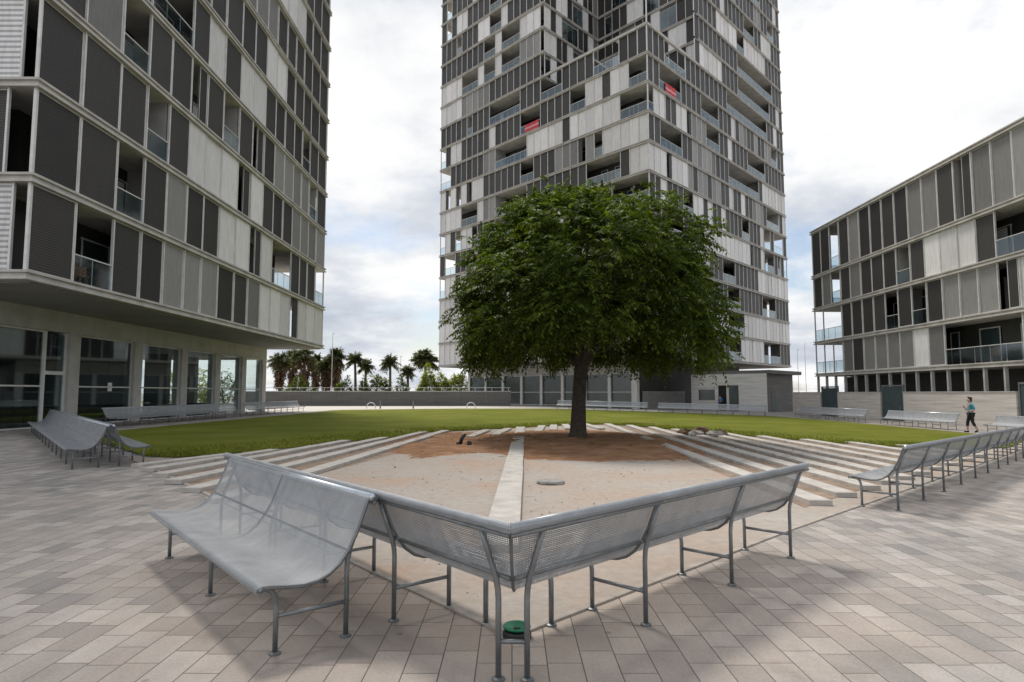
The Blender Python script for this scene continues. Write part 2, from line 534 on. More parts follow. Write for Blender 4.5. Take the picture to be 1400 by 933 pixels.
# narrow kerb along the edge of the paving
for p0, p1 in ((Vector((*APEX, 0)), near_l), (Vector((*APEX, 0)), near_r)):
    d = (p1 - p0).normalized(); n = Vector((-d.y, d.x, 0))
    if n.y < 0: n = -n
    k = MB()
    seg = int((p1 - p0).length / 1.0)
    for i in range(seg):
        a = p0 + (p1 - p0) * (i / seg); b_ = p0 + (p1 - p0) * ((i + 1) / seg) - d * .006
        a.z = gz(a.x) + .001; b_.z = gz(b_.x) + .001
        k.obox(a - n * .03, b_ - a, n * .06, (0, 0, .014))
    tag(k.build('kerb', M['kerb']), kind='structure')

# mound of red soil under the tree
def soil_patch(name, cx, cy, rx, ry, hgt, seed):
    nx, ny = 70, 70
    rr = random.Random(seed)
    ph = [(rr.uniform(.5, 2.6), rr.uniform(0, 6.28), rr.uniform(0, 6.28)) for _ in range(14)]
    vs = []
    for j in range(ny + 1):
        for i in range(nx + 1):
            u = i / nx * 2 - 1; v = j / ny * 2 - 1
            x = cx + u * rx * 1.1; y = cy + v * ry * 1.1
            w = sum(math.sin(x * f * math.cos(a) * 1.3 + y * f * math.sin(a) * 1.3 + b) for f, a, b in ph) / 14
            fr2 = math.sin(x * 5.1 + y * 1.7) * math.sin(y * 4.3 - x * 2.2) + .6 * math.sin(x * 11 + 2 * y) * math.sin(y * 9.5 + 1.3)
            r = math.hypot(u * 1.1, v * 1.1) + w * .35 + fr2 * .045
            e = max(0, 1 - r ** 3)
            z = gz(x) - .02 + hgt * min(1, e * 1.5) * (1 + w * 1.2 + fr2 * .12) + rr.uniform(-.012, .012) * (e > 0)
            vs.append((x, y, z))
    fs = [(j * (nx + 1) + i, j * (nx + 1) + i + 1, (j + 1) * (nx + 1) + i + 1, (j + 1) * (nx + 1) + i) for j in range(ny) for i in range(nx)]
    b = MB(); b.add(vs, fs)
    return tag(b.build(name, M['soil'], smooth=True), kind='structure')


soil_patch('soil', 2.1, 19.8, 4.0, 6.3, .09, 3)
soil_patch('soil', -1.9, 19.4, 1.9, 5.2, .06, 5)

# ------------------------------------------------------------------ concrete beams
def beam(p0, p1, label, w=.30, h=.075, group='concrete beams fanning out between the lawn and the paving'):
    p0 = Vector((*p0, 0)); p1 = Vector((*p1, 0))
    d = (p1 - p0).normalized(); n = Vector((-d.y, d.x, 0))
    L = (p1 - p0).length
    m = MB()
    k = max(1, round(L / 2.2))
    for i in range(k):
        a = p0 + d * (L * i / k); b_ = p0 + d * (L * (i + 1) / k - .012)
        o = R.uniform(-.012, .012)
        a.z = gz(a.x) + R.uniform(-.006, .006); b_.z = gz(b_.x) + R.uniform(-.006, .006)
        m.obox(a - n * (w / 2 + o), b_ - a, n * w, (0, 0, h))
    o = m.build('concrete_beam', M['beam'], origin=(p0.x, p0.y, gz(p0.x)), bevel=.008)
    tag(o, label, 'concrete beam', group)


ORD = ['first', 'second', 'third', 'fourth', 'fifth', 'sixth', 'seventh', 'eighth', 'ninth', 'tenth', 'eleventh', 'twelfth']
lefts = [((-7.35, 12.75), (-6.5, 14.9)), ((-6.75, 12.05), (-5.9, 16.2)), ((-6.1, 11.3), (-4.9, 19.2)), ((-5.4, 10.4), (-4.05, 20.6)), ((-4.7, 9.55), (-3.2, 23.6)), ((-3.9, 8.6), (-2.5, 24.3))]
for i, (a, b) in enumerate(lefts):
    beam(a, b, f'{ORD[i]} long concrete beam counting from the back-to-back bench beside the left building')
mids = [((-1.35, 21.0), (-.95, 24.9)), ((-.55, 22.0), (-.15, 25.9)), ((.95, 24.0), (1.3, 28.0)), ((1.55, 24.8), (1.85, 28.6)), ((2.25, 25.6), (2.4, 29.3)), ((3.6, 26.0), (3.3, 30.0))]
for i, (a, b) in enumerate(mids):
    beam(a, b, f'{ORD[i]} short concrete beam end at the lawn edge behind the tree, counting from the left fan')
beam((-.12, 6.0), (.36, 26.9), 'long concrete beam running straight from the bench corner to the lawn past the trunk', .36)
rts = [((4.05, 8.55), (4.45, 30.3)), ((4.75, 9.3), (5.3, 29.4)), ((5.55, 10.1), (6.0, 28.0)), ((6.25, 10.8), (6.7, 26.8)), ((6.95, 11.5), (7.4, 25.6)), ((7.75, 12.3), (8.0, 24.4)), ((8.6, 13.2), (8.8, 23.0)), ((9.6, 14.2), (9.7, 21.6)), ((10.7, 15.3), (10.7, 20.6)), ((11.9, 16.5), (11.8, 19.8))]
for i, (a, b) in enumerate(rts):
    a = Vector((*a, 0)); b = Vector((*b, 0))
    beam((a.x, a.y), (b.x, b.y), f'{ORD[i]} concrete beam counting rightward from the tree, ending near the long right bench')

# ------------------------------------------------------------------ benches
PROF = [(-.150, .790), (-.165, .808), (-.158, .830), (-.135, .838), (-.108, .825), (-.095, .79), (-.070, .72), (-.030, .62), (.020, .53), (.075, .458), (.14, .41), (.21, .385), (.29, .375), (.38, .382), (.47, .397), (.525, .402), (.55, .392), (.556, .370), (.545, .352)]


def bench(label, org, d, n, s0, s1, legs, group, cap_ends=(True, True), detail=True, cut0=0.0, corner=None):
    """org + d*s runs along the back legs, n points from the back to the seat edge; cut0 mitres the start of the sheet"""
    base = org + d * s0; base.z = gz(base.x)
    root = empty('perforated_bench', base, label, 'bench', group)

    def P(s, u, z):
        q = org + d * s + n * u
        return Vector((q.x, q.y, gz(q.x) + z))
    flip = d.cross(n).z < 0

    def fadd(m, vs, fs):
        m.add(vs, [f[::-1] for f in fs] if flip else fs)
    # punched sheet, 3 mm thick
    m = MB()
    cols = max(2, int((s1 - s0) / .6))
    ss = [s0 + (s1 - s0) * i / cols for i in range(cols + 1)]
    np_ = len(PROF)
    for side in (0, 1):
        vs = []
        for i, s in enumerate(ss):
            for j, (u, z) in enumerate(PROF):
                a = PROF[max(j - 1, 0)]; b = PROF[min(j + 1, np_ - 1)]
                tx, tz = b[0] - a[0], b[1] - a[1]; l = math.hypot(tx, tz)
                uu = u + side * .003 * tz / l; zz = z - side * .003 * tx / l
                sc = s
                if i == 0 and cut0:
                    sc = s0 + cut0 * uu
                vs.append(P(sc, uu, zz))
        fs = [(i * np_ + j, (i + 1) * np_ + j, (i + 1) * np_ + j + 1, i * np_ + j + 1) for i in range(len(ss) - 1) for j in range(np_ - 1)]
        fadd(m, vs, fs if side == 0 else [f[::-1] for f in fs])
    so_ = m.build('seat_sheet', M['perf'], root, smooth=True)
    arc = [0.]
    for j in range(1, np_):
        arc.append(arc[-1] + math.hypot(PROF[j][0] - PROF[j - 1][0], PROF[j][1] - PROF[j - 1][1]))
    nv = len(ss) * np_
    uvl = so_.data.uv_layers.new(name='sheet')
    vi = np.empty(len(so_.data.loops), dtype=np.int32); so_.data.loops.foreach_get('vertex_index', vi)
    q_ = vi % nv
    uv = np.stack([np.array(ss)[q_ // np_], np.array(arc)[q_ % np_]], 1)
    uvl.data.foreach_set('uv', uv.ravel().astype(np.float32))
    # rails
    t = MB(); t.tube([P(s0 + (cut0 * -.128), -.128, .812), P(s1, -.128, .812)], .0235, 10)
    t.build('top_rail', M['rail'], root, smooth=True)
    t = MB(); t.tube([P(s0 + (cut0 * -.14), -.146, .778), P(s1, -.146, .778)], .011, 8)
    t.build('under_rail', M['dark_steel'], root, smooth=True)
    t = MB(); t.tube([P(s0 + cut0 * .03, .018, .513), P(s1, .018, .513)], .013, 8)
    t.build('middle_rail', M['dark_steel'], root, smooth=True)
    t = MB(); t.tube([P(s0 + max(0, cut0 * .53), .530, .380), P(s1, .530, .380)], .015, 8)
    t.build('front_rail', M['steel'], root, smooth=True)
    # side edge straps
    def strap(s, name='edge_strap', w=.02):
        q = MB()
        pts = [P(s, u, z - .013) for u, z in PROF[4:-2]]
        q.tube(pts, .011 if detail else .012, 6)
        q.build(name, M['dark_steel'], root, smooth=True)
    if cap_ends[0]: strap(s0 + .012)
    if cap_ends[1]: strap(s1 - .012)
    for l in legs:
        f = MB()
        r = .0155
        back = [P(l, 0, .012), P(l, 0, .40), P(l, -.004, .45), P(l, -.02, .52), P(l, -.05, .60), P(l, -.122, .795)]
        f.tube(back, r, 8)
        front = [P(l, .42, .012), P(l, .42, .26), P(l, .428, .31), P(l, .445, .345), P(l, .475, .363), P(l, .53, .366)]
        if not corner:
            f.tube(front, r, 8)
            f.tube([P(l, 0, .205), P(l, .42, .205)], .0125, 8)
        fr = f.build('leg_frame', M['steel'], root, smooth=True)
        if detail:
            z = MB()
            for u in ((0,) if corner else (0, .42)):
                q = P(l, u, 0)
                z.lathe((q.x, q.y, q.z), [(.034, .001), (.034, .01), (.02, .016)], 12)
            z.build('foot_plate', M['dark_steel'], fr)
            if min(abs(l - s0), abs(l - s1)) > .2:
                strap(l + .07, 'rib')
    if corner:
        f = MB()
        l = .78
        f.tube([P(l, .42, .012), P(l, .42, .26), P(l, .428, .31), P(l, .445, .345), P(l, .475, .363), P(l, .53, .366)], .0165, 8)
        fr = f.build('front_leg', M['steel'], root, smooth=True)
        z = MB(); q = P(l, .42, 0); z.lathe((q.x, q.y, q.z), [(.034, .001), (.034, .01), (.02, .016)], 12)
        z.build('foot_plate', M['dark_steel'], fr)
    if corner == 'joined':
        f = MB(); a = P(.11, .0, .19); b = org + DR * .11; b.z = .19
        f.tube([a, b], .0125, 8); f.build('link_bar', M['steel'], root, smooth=True)
        f = MB(); f.tube([P(s0 + cut0 * u, u, z - .006) for u, z in PROF[3:12]], .009, 6)
        f.build('corner_strap', M['dark_steel'], root, smooth=True)
    return root


G_F = 'perforated steel benches at the near corner of the square'
bench('short grey corner bench seen from behind, left wing beside the green valve lid', A, DL, NL, .0, 1.165, [.11], G_F, (False, False), cut0=1.12, corner='joined')
bench('short grey corner bench seen from behind, right wing beside the green valve lid', A, DR, NR, .0, 1.175, [.11], G_F, (False, False), cut0=1.12, corner='plain')
bench('bright railed steel bench seen from behind, at the free end of the right wing', A, DR, NR, 1.185, 3.60, [1.2, 2.38, 3.52], G_F, (True, True))
bench('steel bench facing the tree, backed by the outward facing bench on the left', A, DL, NL, 1.175, 4.55, [1.2, 2.3, 3.4, 4.45], G_F, (True, True))
OUT = A - NL * .35
bench('grey steel bench whose open seat faces the paving, nearest on the left', OUT, DL, -NL, 1.08, 4.05, [1.15, 2.5, 3.85], G_F, (True, True))
G_R = 'long perforated benches around the lawn'
nl = [7.0 + 1.3 * i for i in range(17)]
bench('long grey bench on many legs seen from behind, running past the lawn', A, DR, NR, 6.92, 28.0, nl, G_R, (True, True))
nl = [12.38 + 1.25 * i for i in range(13)]
bench('long grey bench facing the paving, near half of the back-to-back pair by left block', OUT, DL, -NL, 12.3, 27.6, nl, G_R)
bench('long grey bench facing the lawn, far half of the back-to-back pair by left block', A, DL, NL, 12.3, 27.6, nl, G_R)


def straight(label, p0, p1, inward, group=G_R, det=False):
    p0 = Vector((*p0, 0)); p1 = Vector((*p1, 0)); d = (p1 - p0).normalized()
    n = Vector((-d.y, d.x, 0))
    if n.dot(Vector((*inward, 0))) < 0: n = -n
    L = (p1 - p0).length
    k = max(2, round(L / 1.3))
    bench(label, p0, d, n, 0, L, [.1 + (L - .2) * i / k for i in range(k + 1)], group, detail=det)


straight('long pale bench in front of the glazed ground floor of the left building', (-17.3, 27.5), (-17.3, 40.4), (1, 0))
straight('pale bench by the far end of the left building, next to the low grey wall', (-17.3, 42.0), (-17.3, 52.5), (1, 0))
straight('whitish bench behind the trunk, before the glazed tower base', (4.2, 60.0), (11.8, 56.2), (0, -1))
straight('whitish bench before the small white pavilion', (12.6, 55.8), (20.3, 51.6), (0, -1))
straight('pale bench against the concrete wall between the pavilion and the dark gate', (22.2, 49.8), (22.2, 40.6), (-1, 0))
straight('pale bench against the concrete wall right of the dark gate, beside the walking person', (22.2, 38.4), (22.2, 32.3), (-1, 0))
straight('pale bench against the concrete wall behind the walking person at the photo edge', (22.2, 29.8), (22.2, 23.8), (-1, 0))

# ------------------------------------------------------------------ facades
class Facade:
    """collects the pieces of one building and writes them as parts"""
    def __init__(s, root):
        s.root = root; s.panels = []; s.rails = []; s.frame = MB(); s.fins = []

    def face(s, p0, d, n, bounds, z0, h, codes, post=.07, slab=.30, rail_h=1.02, louvre=False, partition=4):
        d = Vector((*d, 0)); n = Vector((*n, 0)); p0 = Vector((*p0, 0))
        zb, zt = z0 + slab, z0 + h
        ang = math.atan2(d.y, d.x)
        run = None
        for i, c in enumerate(codes):
            a, b = bounds[i], bounds[i + 1]
            if c == ' ':
                if run is not None:
                    s._rail(p0, d, n, run, a, zb, rail_h); run = None
                continue
            if c not in 'Oo':
                w = (b - a) - post - .01
                off = 0
                if c == 'S':
                    w *= .5; off = (b - a) * .2
                kind = {'S': 'D'}.get(c, c)
                rec = R.choice((0, .05)) if kind != 'W' else 0
                ctr = p0 + d * ((a + b) / 2 + off) - n * (.02 + rec)
                s.panels.append((ctr, ang, kind, w, zb + .012, zt - zb - .024))
                if run is not None:
                    s._rail(p0, d, n, run, a, zb, rail_h); run = None
            else:
                if run is None: run = a
        if run is not None:
            s._rail(p0, d, n, run, bounds[len(codes)], zb, rail_h)
        for i in range(len(codes) + 1):
            prev = codes[i - 1] if i > 0 else 'O'; nx = codes[i] if i < len(codes) else 'O'
            if (prev == 'O' and nx == 'O' and 0 < i < len(codes)) or (prev == ' ' and nx in ' O'):
                continue
            q = p0 + d * (bounds[i] - post / 2)
            s.frame.obox((q.x - n.x * .07, q.y - n.y * .07, zb + .002), d * post, n * .10, (0, 0, zt - zb - .004))
            if i % partition == 0 and 0 < i < len(codes):
                q = p0 + d * (bounds[i] - .06) - n * 1.75
                s.fins.append((Vector((q.x, q.y, zb + .003)), d * .12, n * 1.62, zt - zb - .006))

    def _rail(s, p0, d, n, a, b, z, h):
        s.rails.append((p0 + d * (a + .05) - n * .02, d, n, b - a - .1, z, h))

    def finish(s, mats, limit=98, name='shutter_panel', rail_limit=60):
        root = s.root
        rl = Vector(root.location)

        def score(c, z, area):
            q = proj(c.x, c.y, z)
            if q is None: return 0
            x, y, f = q
            k = 1. if -20 < x < 1420 and -20 < y < 953 else 1e-6
            return k * area / (f * f)
        o = s.frame.build('facade_posts', M['alu'], root)
        o['kind'] = 'stuff'
        s.fins.sort(key=lambda p: -score(p[0], p[0].z + 1, 1))
        rest = MB()
        for i, (p, ex, ey, hh) in enumerate(s.fins):
            q = MB() if i < 90 else rest
            q.obox(p, ex, ey, (0, 0, hh))
            if i < 90: q.build('balcony_partition', M['fin'], root)
        o = rest.build('balcony_partitions', M['fin'], root)
        if o: o['kind'] = 'stuff'
        s.panels.sort(key=lambda p: -score(p[0], p[4] + p[5] / 2, p[3] * p[5]))
        cache = {}
        rest = MB(); rm = ['D', 'M', 'L', 'W']
        for i, (c, ang, kind, w, z, h) in enumerate(s.panels):
            if i < limit:
                key = (kind, round(w, 2), round(h, 2))
                if key not in cache:
                    m = MB()
                    m.box(-w / 2, -.022, 0, w / 2, .022, h)
                    # raised aluminium stile round the screen
                    e = .045
                    for (x0, x1, z0, z1) in ((-w / 2, -w / 2 + e, 0, h), (w / 2 - e, w / 2, 0, h), (-w / 2 + e + .001, w / 2 - e - .001, 0, e), (-w / 2 + e + .001, w / 2 - e - .001, h - e, h)):
                        m.box(x0, -.034, z0 + .001, x1, .034, z1 - .001, 1)
                    me_o = m.build(name, [M['scr_' + kind], M['alu']], None)
                    cache[key] = me_o.data
                    o = me_o
                else:
                    o = bpy.data.objects.new(name, cache[key]); COL.objects.link(o)
                o.parent = root
                o.location = (c.x - rl.x, c.y - rl.y, z - rl.z)
                o.rotation_euler = (0, 0, ang)
            else:
                ca, sa = math.cos(ang), math.sin(ang)
                ex = Vector((ca, sa, 0)); ey = Vector((-sa, ca, 0))
                rest.obox(c - ex * w / 2 - ey * .022 + Vector((0, 0, z)), ex * w, ey * .044, (0, 0, h), rm.index(kind))
        o = rest.build(name + 's', [M['scr_' + k] for k in rm], root)
        if o: o['kind'] = 'stuff'
        s.rails.sort(key=lambda p: -score(p[0], p[4], p[3]))
        rest = MB()
        for i, (p, d, n, L, z, h) in enumerate(s.rails):
            if L < .2: continue
            m = MB() if i < rail_limit else rest
            m.obox((p.x, p.y, z + .06), d * L, n * .016, (0, 0, h - .1), 0)
            m.obox((p.x - n.x * .015, p.y - n.y * .015, z + h - .035), d * L, n * .05, (0, 0, .04), 1)
            k = max(1, round(L / 1.2))
            for j in range(k + 1):
                q = p + d * (L - .03) * j / k - n * .022
                m.obox((q.x, q.y, z + .001), d * .03, n * .018, (0, 0, h - .04), 1)
            if i < rail_limit:
                m.build('balcony_railing', mats, root)
        o = rest.build('balcony_railings', mats, root)
        if o: o['kind'] = 'stuff'


def slab_part(root, poly, z, t=.30, lip=.16, name='floor_slab'):
    """slab edge: two thin projecting flanges with a recessed web between"""
    def grow(poly, e):
        n = len(poly); out = []
        for i in range(n):
            a, b, c = Vector(poly[i - 1]), Vector(poly[i]), Vector(poly[(i + 1) % n])
            d1 = (b - a).normalized(); d2 = (c - b).normalized()
            n1 = Vector((d1.y, -d1.x)); n2 = Vector((d2.y, -d2.x))
            k = e / (1 + n1.dot(n2))
            out.append(tuple(b + (n1 + n2) * k))
        return out
    m = MB()
    m.prism(grow(poly, lip), z, z + .09)
    m.prism(grow(poly, lip - .09), z + .092, z + t - .082)
    m.prism(grow(poly, lip), z + t - .08, z + t)
    return m.build(name, M['slab'], root)


def even(n, L): return [L * i / n for i in range(n + 1)]


def rand_codes(n, dark=.55, rr=R):
    out = ''
    while len(out) < n:
        k = rr.random()
        if k < dark: out += 'D' * rr.randint(1, 4)
        elif k < dark + .16: out += 'L' * rr.randint(1, 4)
        elif k < dark + .26: out += 'M' * rr.randint(1, 3)
        elif k < dark + .30: out += 'S'
        else: out += 'O' * rr.randint(1, 3)
    return out[:n]


# ---- left building
LB = empty('apartment_building', (-15.45, 20.2, 0), 'dark screened apartment block at the left standing on a glazed ground floor', 'building', 'screened apartment blocks around the square')
fb = Facade(LB)
LX, LY0, LY1, LW = -15.45, 20.2, 52.2, -33.0
LZ, LH, LN = 5.05, 3.15, 12
yb = [20.2, 22.36, 24.54, 26.4, 28.15, 29.95, 31.6, 33.4, 35.4, 37.25, 39.07, 40.8, 42.6, 44.4, 46.2, 48.0, 50, 52.2]
lb_bounds = [y - 20.2 for y in yb]
lcodes = ['DODDMMMDDMLLLSLLL', 'DDODMDDLLSLOODDDO', 'DDDODLLLSLDDDMMMM', 'DMODDSDODSDMMMMOD', 'DDDOODLDLLDDDDODD']
rl_ = random.Random(11)
poly = [(LX, LY0), (LX, LY1), (LW, LY1), (LW, LY0)]
for k in range(LN + 1):
    slab_part(LB, poly, LZ + LH * k, name='floor_slab')
for k in range(LN):
    z = LZ + LH * k
    cd = lcodes[k] if k < len(lcodes) else rand_codes(17, .62, rl_)
    fb.face((LX, LY0), (0, 1), (1, 0), lb_bounds, z, LH, cd)
    sd = ['WDWWDW', 'DDWDWW', 'WWDDWD'][k % 3]
    sb = [0.55, 3.3, 6.0, 8.7, 11.4, 14.1, 16.8] if k % 2 == 0 else [.9, 1.5, 4.4, 7.2, 10, 13, 16.8]
    fb.face((LX, LY0), (-1, 0), (0, -1), sb, z, LH, sd)
fb.finish([M['rail_glass'], M['alu']])
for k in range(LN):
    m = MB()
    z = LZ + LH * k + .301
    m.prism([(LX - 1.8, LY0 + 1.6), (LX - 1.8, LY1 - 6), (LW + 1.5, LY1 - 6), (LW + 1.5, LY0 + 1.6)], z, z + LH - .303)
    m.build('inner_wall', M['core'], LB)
m = MB(); m.box(LW + .3, LY0 + .3, 4.99, LX - .1, LY1 - .1, 5.048)
m.build('soffit', M['soffit'], LB)
# ground floor
BX, BW = -19.6, -31.5
by0, by1 = 20.9, 51.4
m = MB()
m.box(BX - .5, by0, 4.1, BX, by1, 4.988)
m.box(BW, by0, 4.1, BW + .5, by1, 4.988); m.box(BW + .5, by1 - .5, 4.1, BX - .5, by1, 4.988); 
m.build('fascia_beam', M['pillar'], LB)
pil = [22.4, 28.85, 33.8, 38.6, 43.0, 47.2, 51.05]
for y in pil:
    m = MB(); m.box(BX - .55, y - .36, -.05, BX - .01, y + .36, 4.098)
    m.build('pillar', M['pillar'], LB, bevel=.01)
for y in pil[3:]:
    m = MB(); m.box(BW + .01, y - .36, -.05, BW + .55, y + .36, 4.098)
    m.build('pillar', M['pillar'], LB)
for a, b in zip(pil[:-1], pil[1:]):
    ya, yb_ = a + .362, b - .362
    door = a < 23
    m = MB()
    ye = yb_ - 1.35 if door else yb_
    m.box(BX - .22, ya, .0, BX - .2, ye, 4.095)
    wnd = m.build('window', M['glass_dark'] if a < 33 else M['glass'], LB)
    m = MB()
    for zz in (.0, 1.72, 4.03):
        m.box(BX - .25, ya, zz, BX - .17, ye, zz + .065)
    m.box(BX - .251, ya + .001, .0, BX - .169, ya + .07, 4.094)
    m.box(BX - .251, ye - .07, .0, BX - .169, ye - .001, 4.094)
    m.build('frame', M['alu'], wnd)
    if door:
        m = MB(); m.box(BX - .22, ye + .1, .05, BX - .2, yb_ - .1, 2.25); m.box(BX - .22, ye + .1, 2.4, BX - .2, yb_ - .1, 4.0)
        d_ = m.build('door', M['glass_dark'], LB)
        m = MB()
        for (p, q, r_, t_) in ((ye + .002, ye + .1, 0, 4.09), (yb_ - .1, yb_ - .002, 0, 4.09), (ye + .05, yb_ - .05, 2.25, 2.4)):
            e_ = .005 if r_ else 0
            m.box(BX - .26 + e_, p, r_, BX - .14 - e_, q, t_)
        m.build('frame', M['white'], d_)
for a, b in zip(pil[3:-1], pil[4:]):
    m = MB(); m.box(BW + .2, a + .362, 0, BW + .22, b - .362, 4.095); m.build('window', M['glass'], LB)
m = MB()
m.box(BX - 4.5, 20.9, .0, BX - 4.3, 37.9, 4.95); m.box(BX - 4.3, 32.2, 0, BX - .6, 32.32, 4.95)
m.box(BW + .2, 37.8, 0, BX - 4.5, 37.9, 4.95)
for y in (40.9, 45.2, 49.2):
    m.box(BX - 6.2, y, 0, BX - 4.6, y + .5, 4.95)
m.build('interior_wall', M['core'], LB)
m = MB(); m.box(BW + .02, 20.9, -.04, BX - .02, by1, .012); m.build('floor', M['soffit'], LB)
m = MB(); m.box(BW + .02, 20.9, 4.2, BX - .52, by1 - .52, 4.3); m.build('ceiling', M['soffit'], LB)
m = MB(); m.box(BX - 2.4, 39.4, .0, BX - 1.2, 42.0, .75); m.box(BX - 3, 44, .0, BX - 1.6, 46.4, .8); m.box(BX - 2.6, 23.5, .0, BX - 1.0, 27, .95)
tag(m.build('display_counter', M['black'], LB))

# ---- right building
RB = empty('apartment_building', (28.5, 61, -.5), 'four storey grey screened block at the right behind a concrete wall', 'building', 'screened apartment blocks around the square')
fr_ = Facade(RB)
RX, RY0, RY1, RW = 28.5, 60.2, 22.0, 44.0
rz = [3.0, 5.97, 9.1, 12.18, 16.45]
rcodes = ['ooOMDMMMMLMOOOODLMDDLLDD', 'oOODDDDODODMMMSLLLDDMMLL', 'DMODMDDDODLLLDOOOLLDDMLL', 'DDODMDDDDMMDSMMMLLDDMMDD']
rb_b = even(24, 39.2)
poly = [(RX, RY1), (RX, RY0), (RW, RY0), (RW, RY1)][::-1]
for k in range(5):
    slab_part(RB, poly, rz[k])
for k in range(4):
    fr_.face((RX, RY0), (0, -1), (-1, 0), rb_b, rz[k], rz[k + 1] - rz[k], rcodes[k])
    fr_.face((RX, RY0), (1, 0), (0, 1), even(9, 15.5), rz[k], rz[k + 1] - rz[k], ('   DDDMDD' if k < 2 else 'DODDDMDDD'))
fr_.finish([M['rail_glass'], M['alu']])
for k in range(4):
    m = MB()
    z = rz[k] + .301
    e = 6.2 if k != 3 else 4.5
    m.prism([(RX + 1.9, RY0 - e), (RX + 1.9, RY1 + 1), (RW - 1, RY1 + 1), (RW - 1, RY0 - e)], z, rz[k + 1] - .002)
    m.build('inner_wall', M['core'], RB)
m = MB(); m.box(RX + 2.4, RY1, -.7, RX + 2.6, RY0 - .2, 2.95); m.box(RX + 2.6, RY0 - .4, -.7, RW, RY0 - .2, 2.95)
m.build('recessed_wall', M['core'], RB)
for i in range(25):
    y = RY0 - .2 - i * 1.63
    m = MB(); m.box(RX - .08, y - .07, -.7, RX + .12, y + .07, 2.99)
    m.build('pillar', M['pillar'], RB)

# ---- tower
TC, TL, TR = Vector((13.6, 62.3)), Vector((-10., 88.5)), Vector((38.9, 90.))
tu = (TL - TC); TLU = tu.length; tu = tu / TLU
tv = (TR - TC); TLV = tv.length; tv = tv / TLV
TB = TL + TR - TC


def tp(a, b):
    q = TC + tu * a + tv * b
    return (q.x, q.y)


TW = empty('tower_block', (TC.x, TC.y, -.3), 'tall screened tower in the centre with a notched upper corner and red cloths', 'building', 'screened apartment blocks around the square')
ft = Facade(TW)
TZ, TH = 5.05, 3.05
NOT_U, NOT_V = 14.8, 11.4
nu = Vector((-tv.x * 1, -tv.y)); nv = Vector((-tu.x, -tu.y))   # outward normals (close to perpendicular)
nLeft = Vector((-tu.y, tu.x));  nLeft = nLeft if nLeft.dot(tv) < 0 else -nLeft
nRight = Vector((-tv.y, tv.x)); nRight = nRight if nRight.dot(tu) < 0 else -nRight
lc = {0: 'DDLLDDOODDDLLLDDDMMDDDDLLLLLLL', 1: 'LLDDDOODDLLLDDDOODDDMMLLLLLLLL', 2: 'DDDLLLDDOODDDDMMLLDDDDLDLLLLLL', 3: 'LLDDDDLLLDDDOOODDDDLLLDDDLSLLO',
      4: 'ODDDLLLDDDOODDDDDLLDDDDLDDDOOD',
      5: 'OOOODDDDDDLLLLOOOOOODDDOLLODLO', 6: 'LLDOOOODDDDDDDDOOOOOMMLOOOLLLL', 7: 'LLLLLOMSMMMDDDOODDDDDDLLSLSLSL', 8: 'OOOLLLLLLDLLLLLOOOOOMMDDDDDDOO',
      9: 'OOLLDLLOODDDDOOODDDDLDDDDDLLDO', 10: 'DDDOOODDDDOOODDDOOOOODDDODDDDD', 11: '             DDDDDDDDMMMMMLLLL', 12: '             MMMOOOLOOLOOOLLLL',
      13: '             LLLOOOLOODDDDDDDD', 14: '             DDDDDLOOLLDDDODDD', 15: '             DDLDDDOODDDDLLDOD', 16: '             LLDDOOODDDLDDDDOD', 17: '             DDDDLLDDOODDDDLLD'}
rc = {0: 'DDDDDDDDDDDDDDDOOOLLLLLLOOOOODDD', 1: 'DDDDDDDDLLLLLLLOOOOLLLLLLLLLLLLL', 2: 'LLLLLLLLDDDDDDDOOODDDDDDOOOODDDD', 3: 'DDDDDDDDLLLDDDOOODDDDDDLLLLLLLLL',
      4: 'DDOOOODDDDLLLLLLLLLLLSDDLOOODODO', 5: 'DDLDDDOOLLDLDDLDDDDOODDDLOODOOOD', 6: 'LLLSLLLMDMMDMMDDLDDLDDMMMDOOOODL', 7: 'DDOOOODDMMMMMDDDOOOOOOOODLLLLLLL', 8: 'OLLDDLLSMMMOOODDLDDDDOOOOODDDDDD',
      9: 'DDOOOODDDDOOOODDDLDMMDDMDDMMOODD', 10: 'DDDOOOODDDDDDDDDOOOOOOOOOOODDLDD', 11: '         DLLLLLDDDDOOOOOOOOODDLD', 12: '         DDDDDDDDDDOOOOOOOOOODDD', 13: '         DDDDDLLLLLOOLLLLLLDDDDD',
      14: '         LLDDDDLDDDDDOOODDLLLDDD', 15: '         DDDLLDDOOODDDDDMMDDOODD', 16: '         LLDDDDDDLLLLDDOOODDDDLD', 17: '         DDDOODDDLLDDDDDOODDDDDD'}
bu = even(30, TLU); bv = even(32, TLV)
full = [tp(0, 0), tp(0, TLV), tp(TLU, TLV), tp(TLU, 0)]
upper = [tp(NOT_U, 0), tp(NOT_U, NOT_V), tp(0, NOT_V), tp(0, TLV), tp(TLU, TLV), tp(TLU, 0)]
notc = {11: ('GLDDGGLDDM', 'LDDOODLDDDMD'), 12: ('LLDDLGGGDM', 'DLLDDGGDDLMD'), 13: ('LDLGGGDDLM', 'DDOOLDDGGDDD'), 14: ('DDLLDGGLDM', 'LDDDGGLLDDOD'), 15: ('LDDGGDLDDM', 'DLDGGDDLOODD'), 16: ('DDLLGGDDLM', 'DDLLDDOODDLD'), 17: ('LDLDDGGDDM', 'LDDDOODDLDDD')}
for k in range(19):
    slab_part(TW, full if k < 11 else upper, TZ + TH * k, .28, .16)
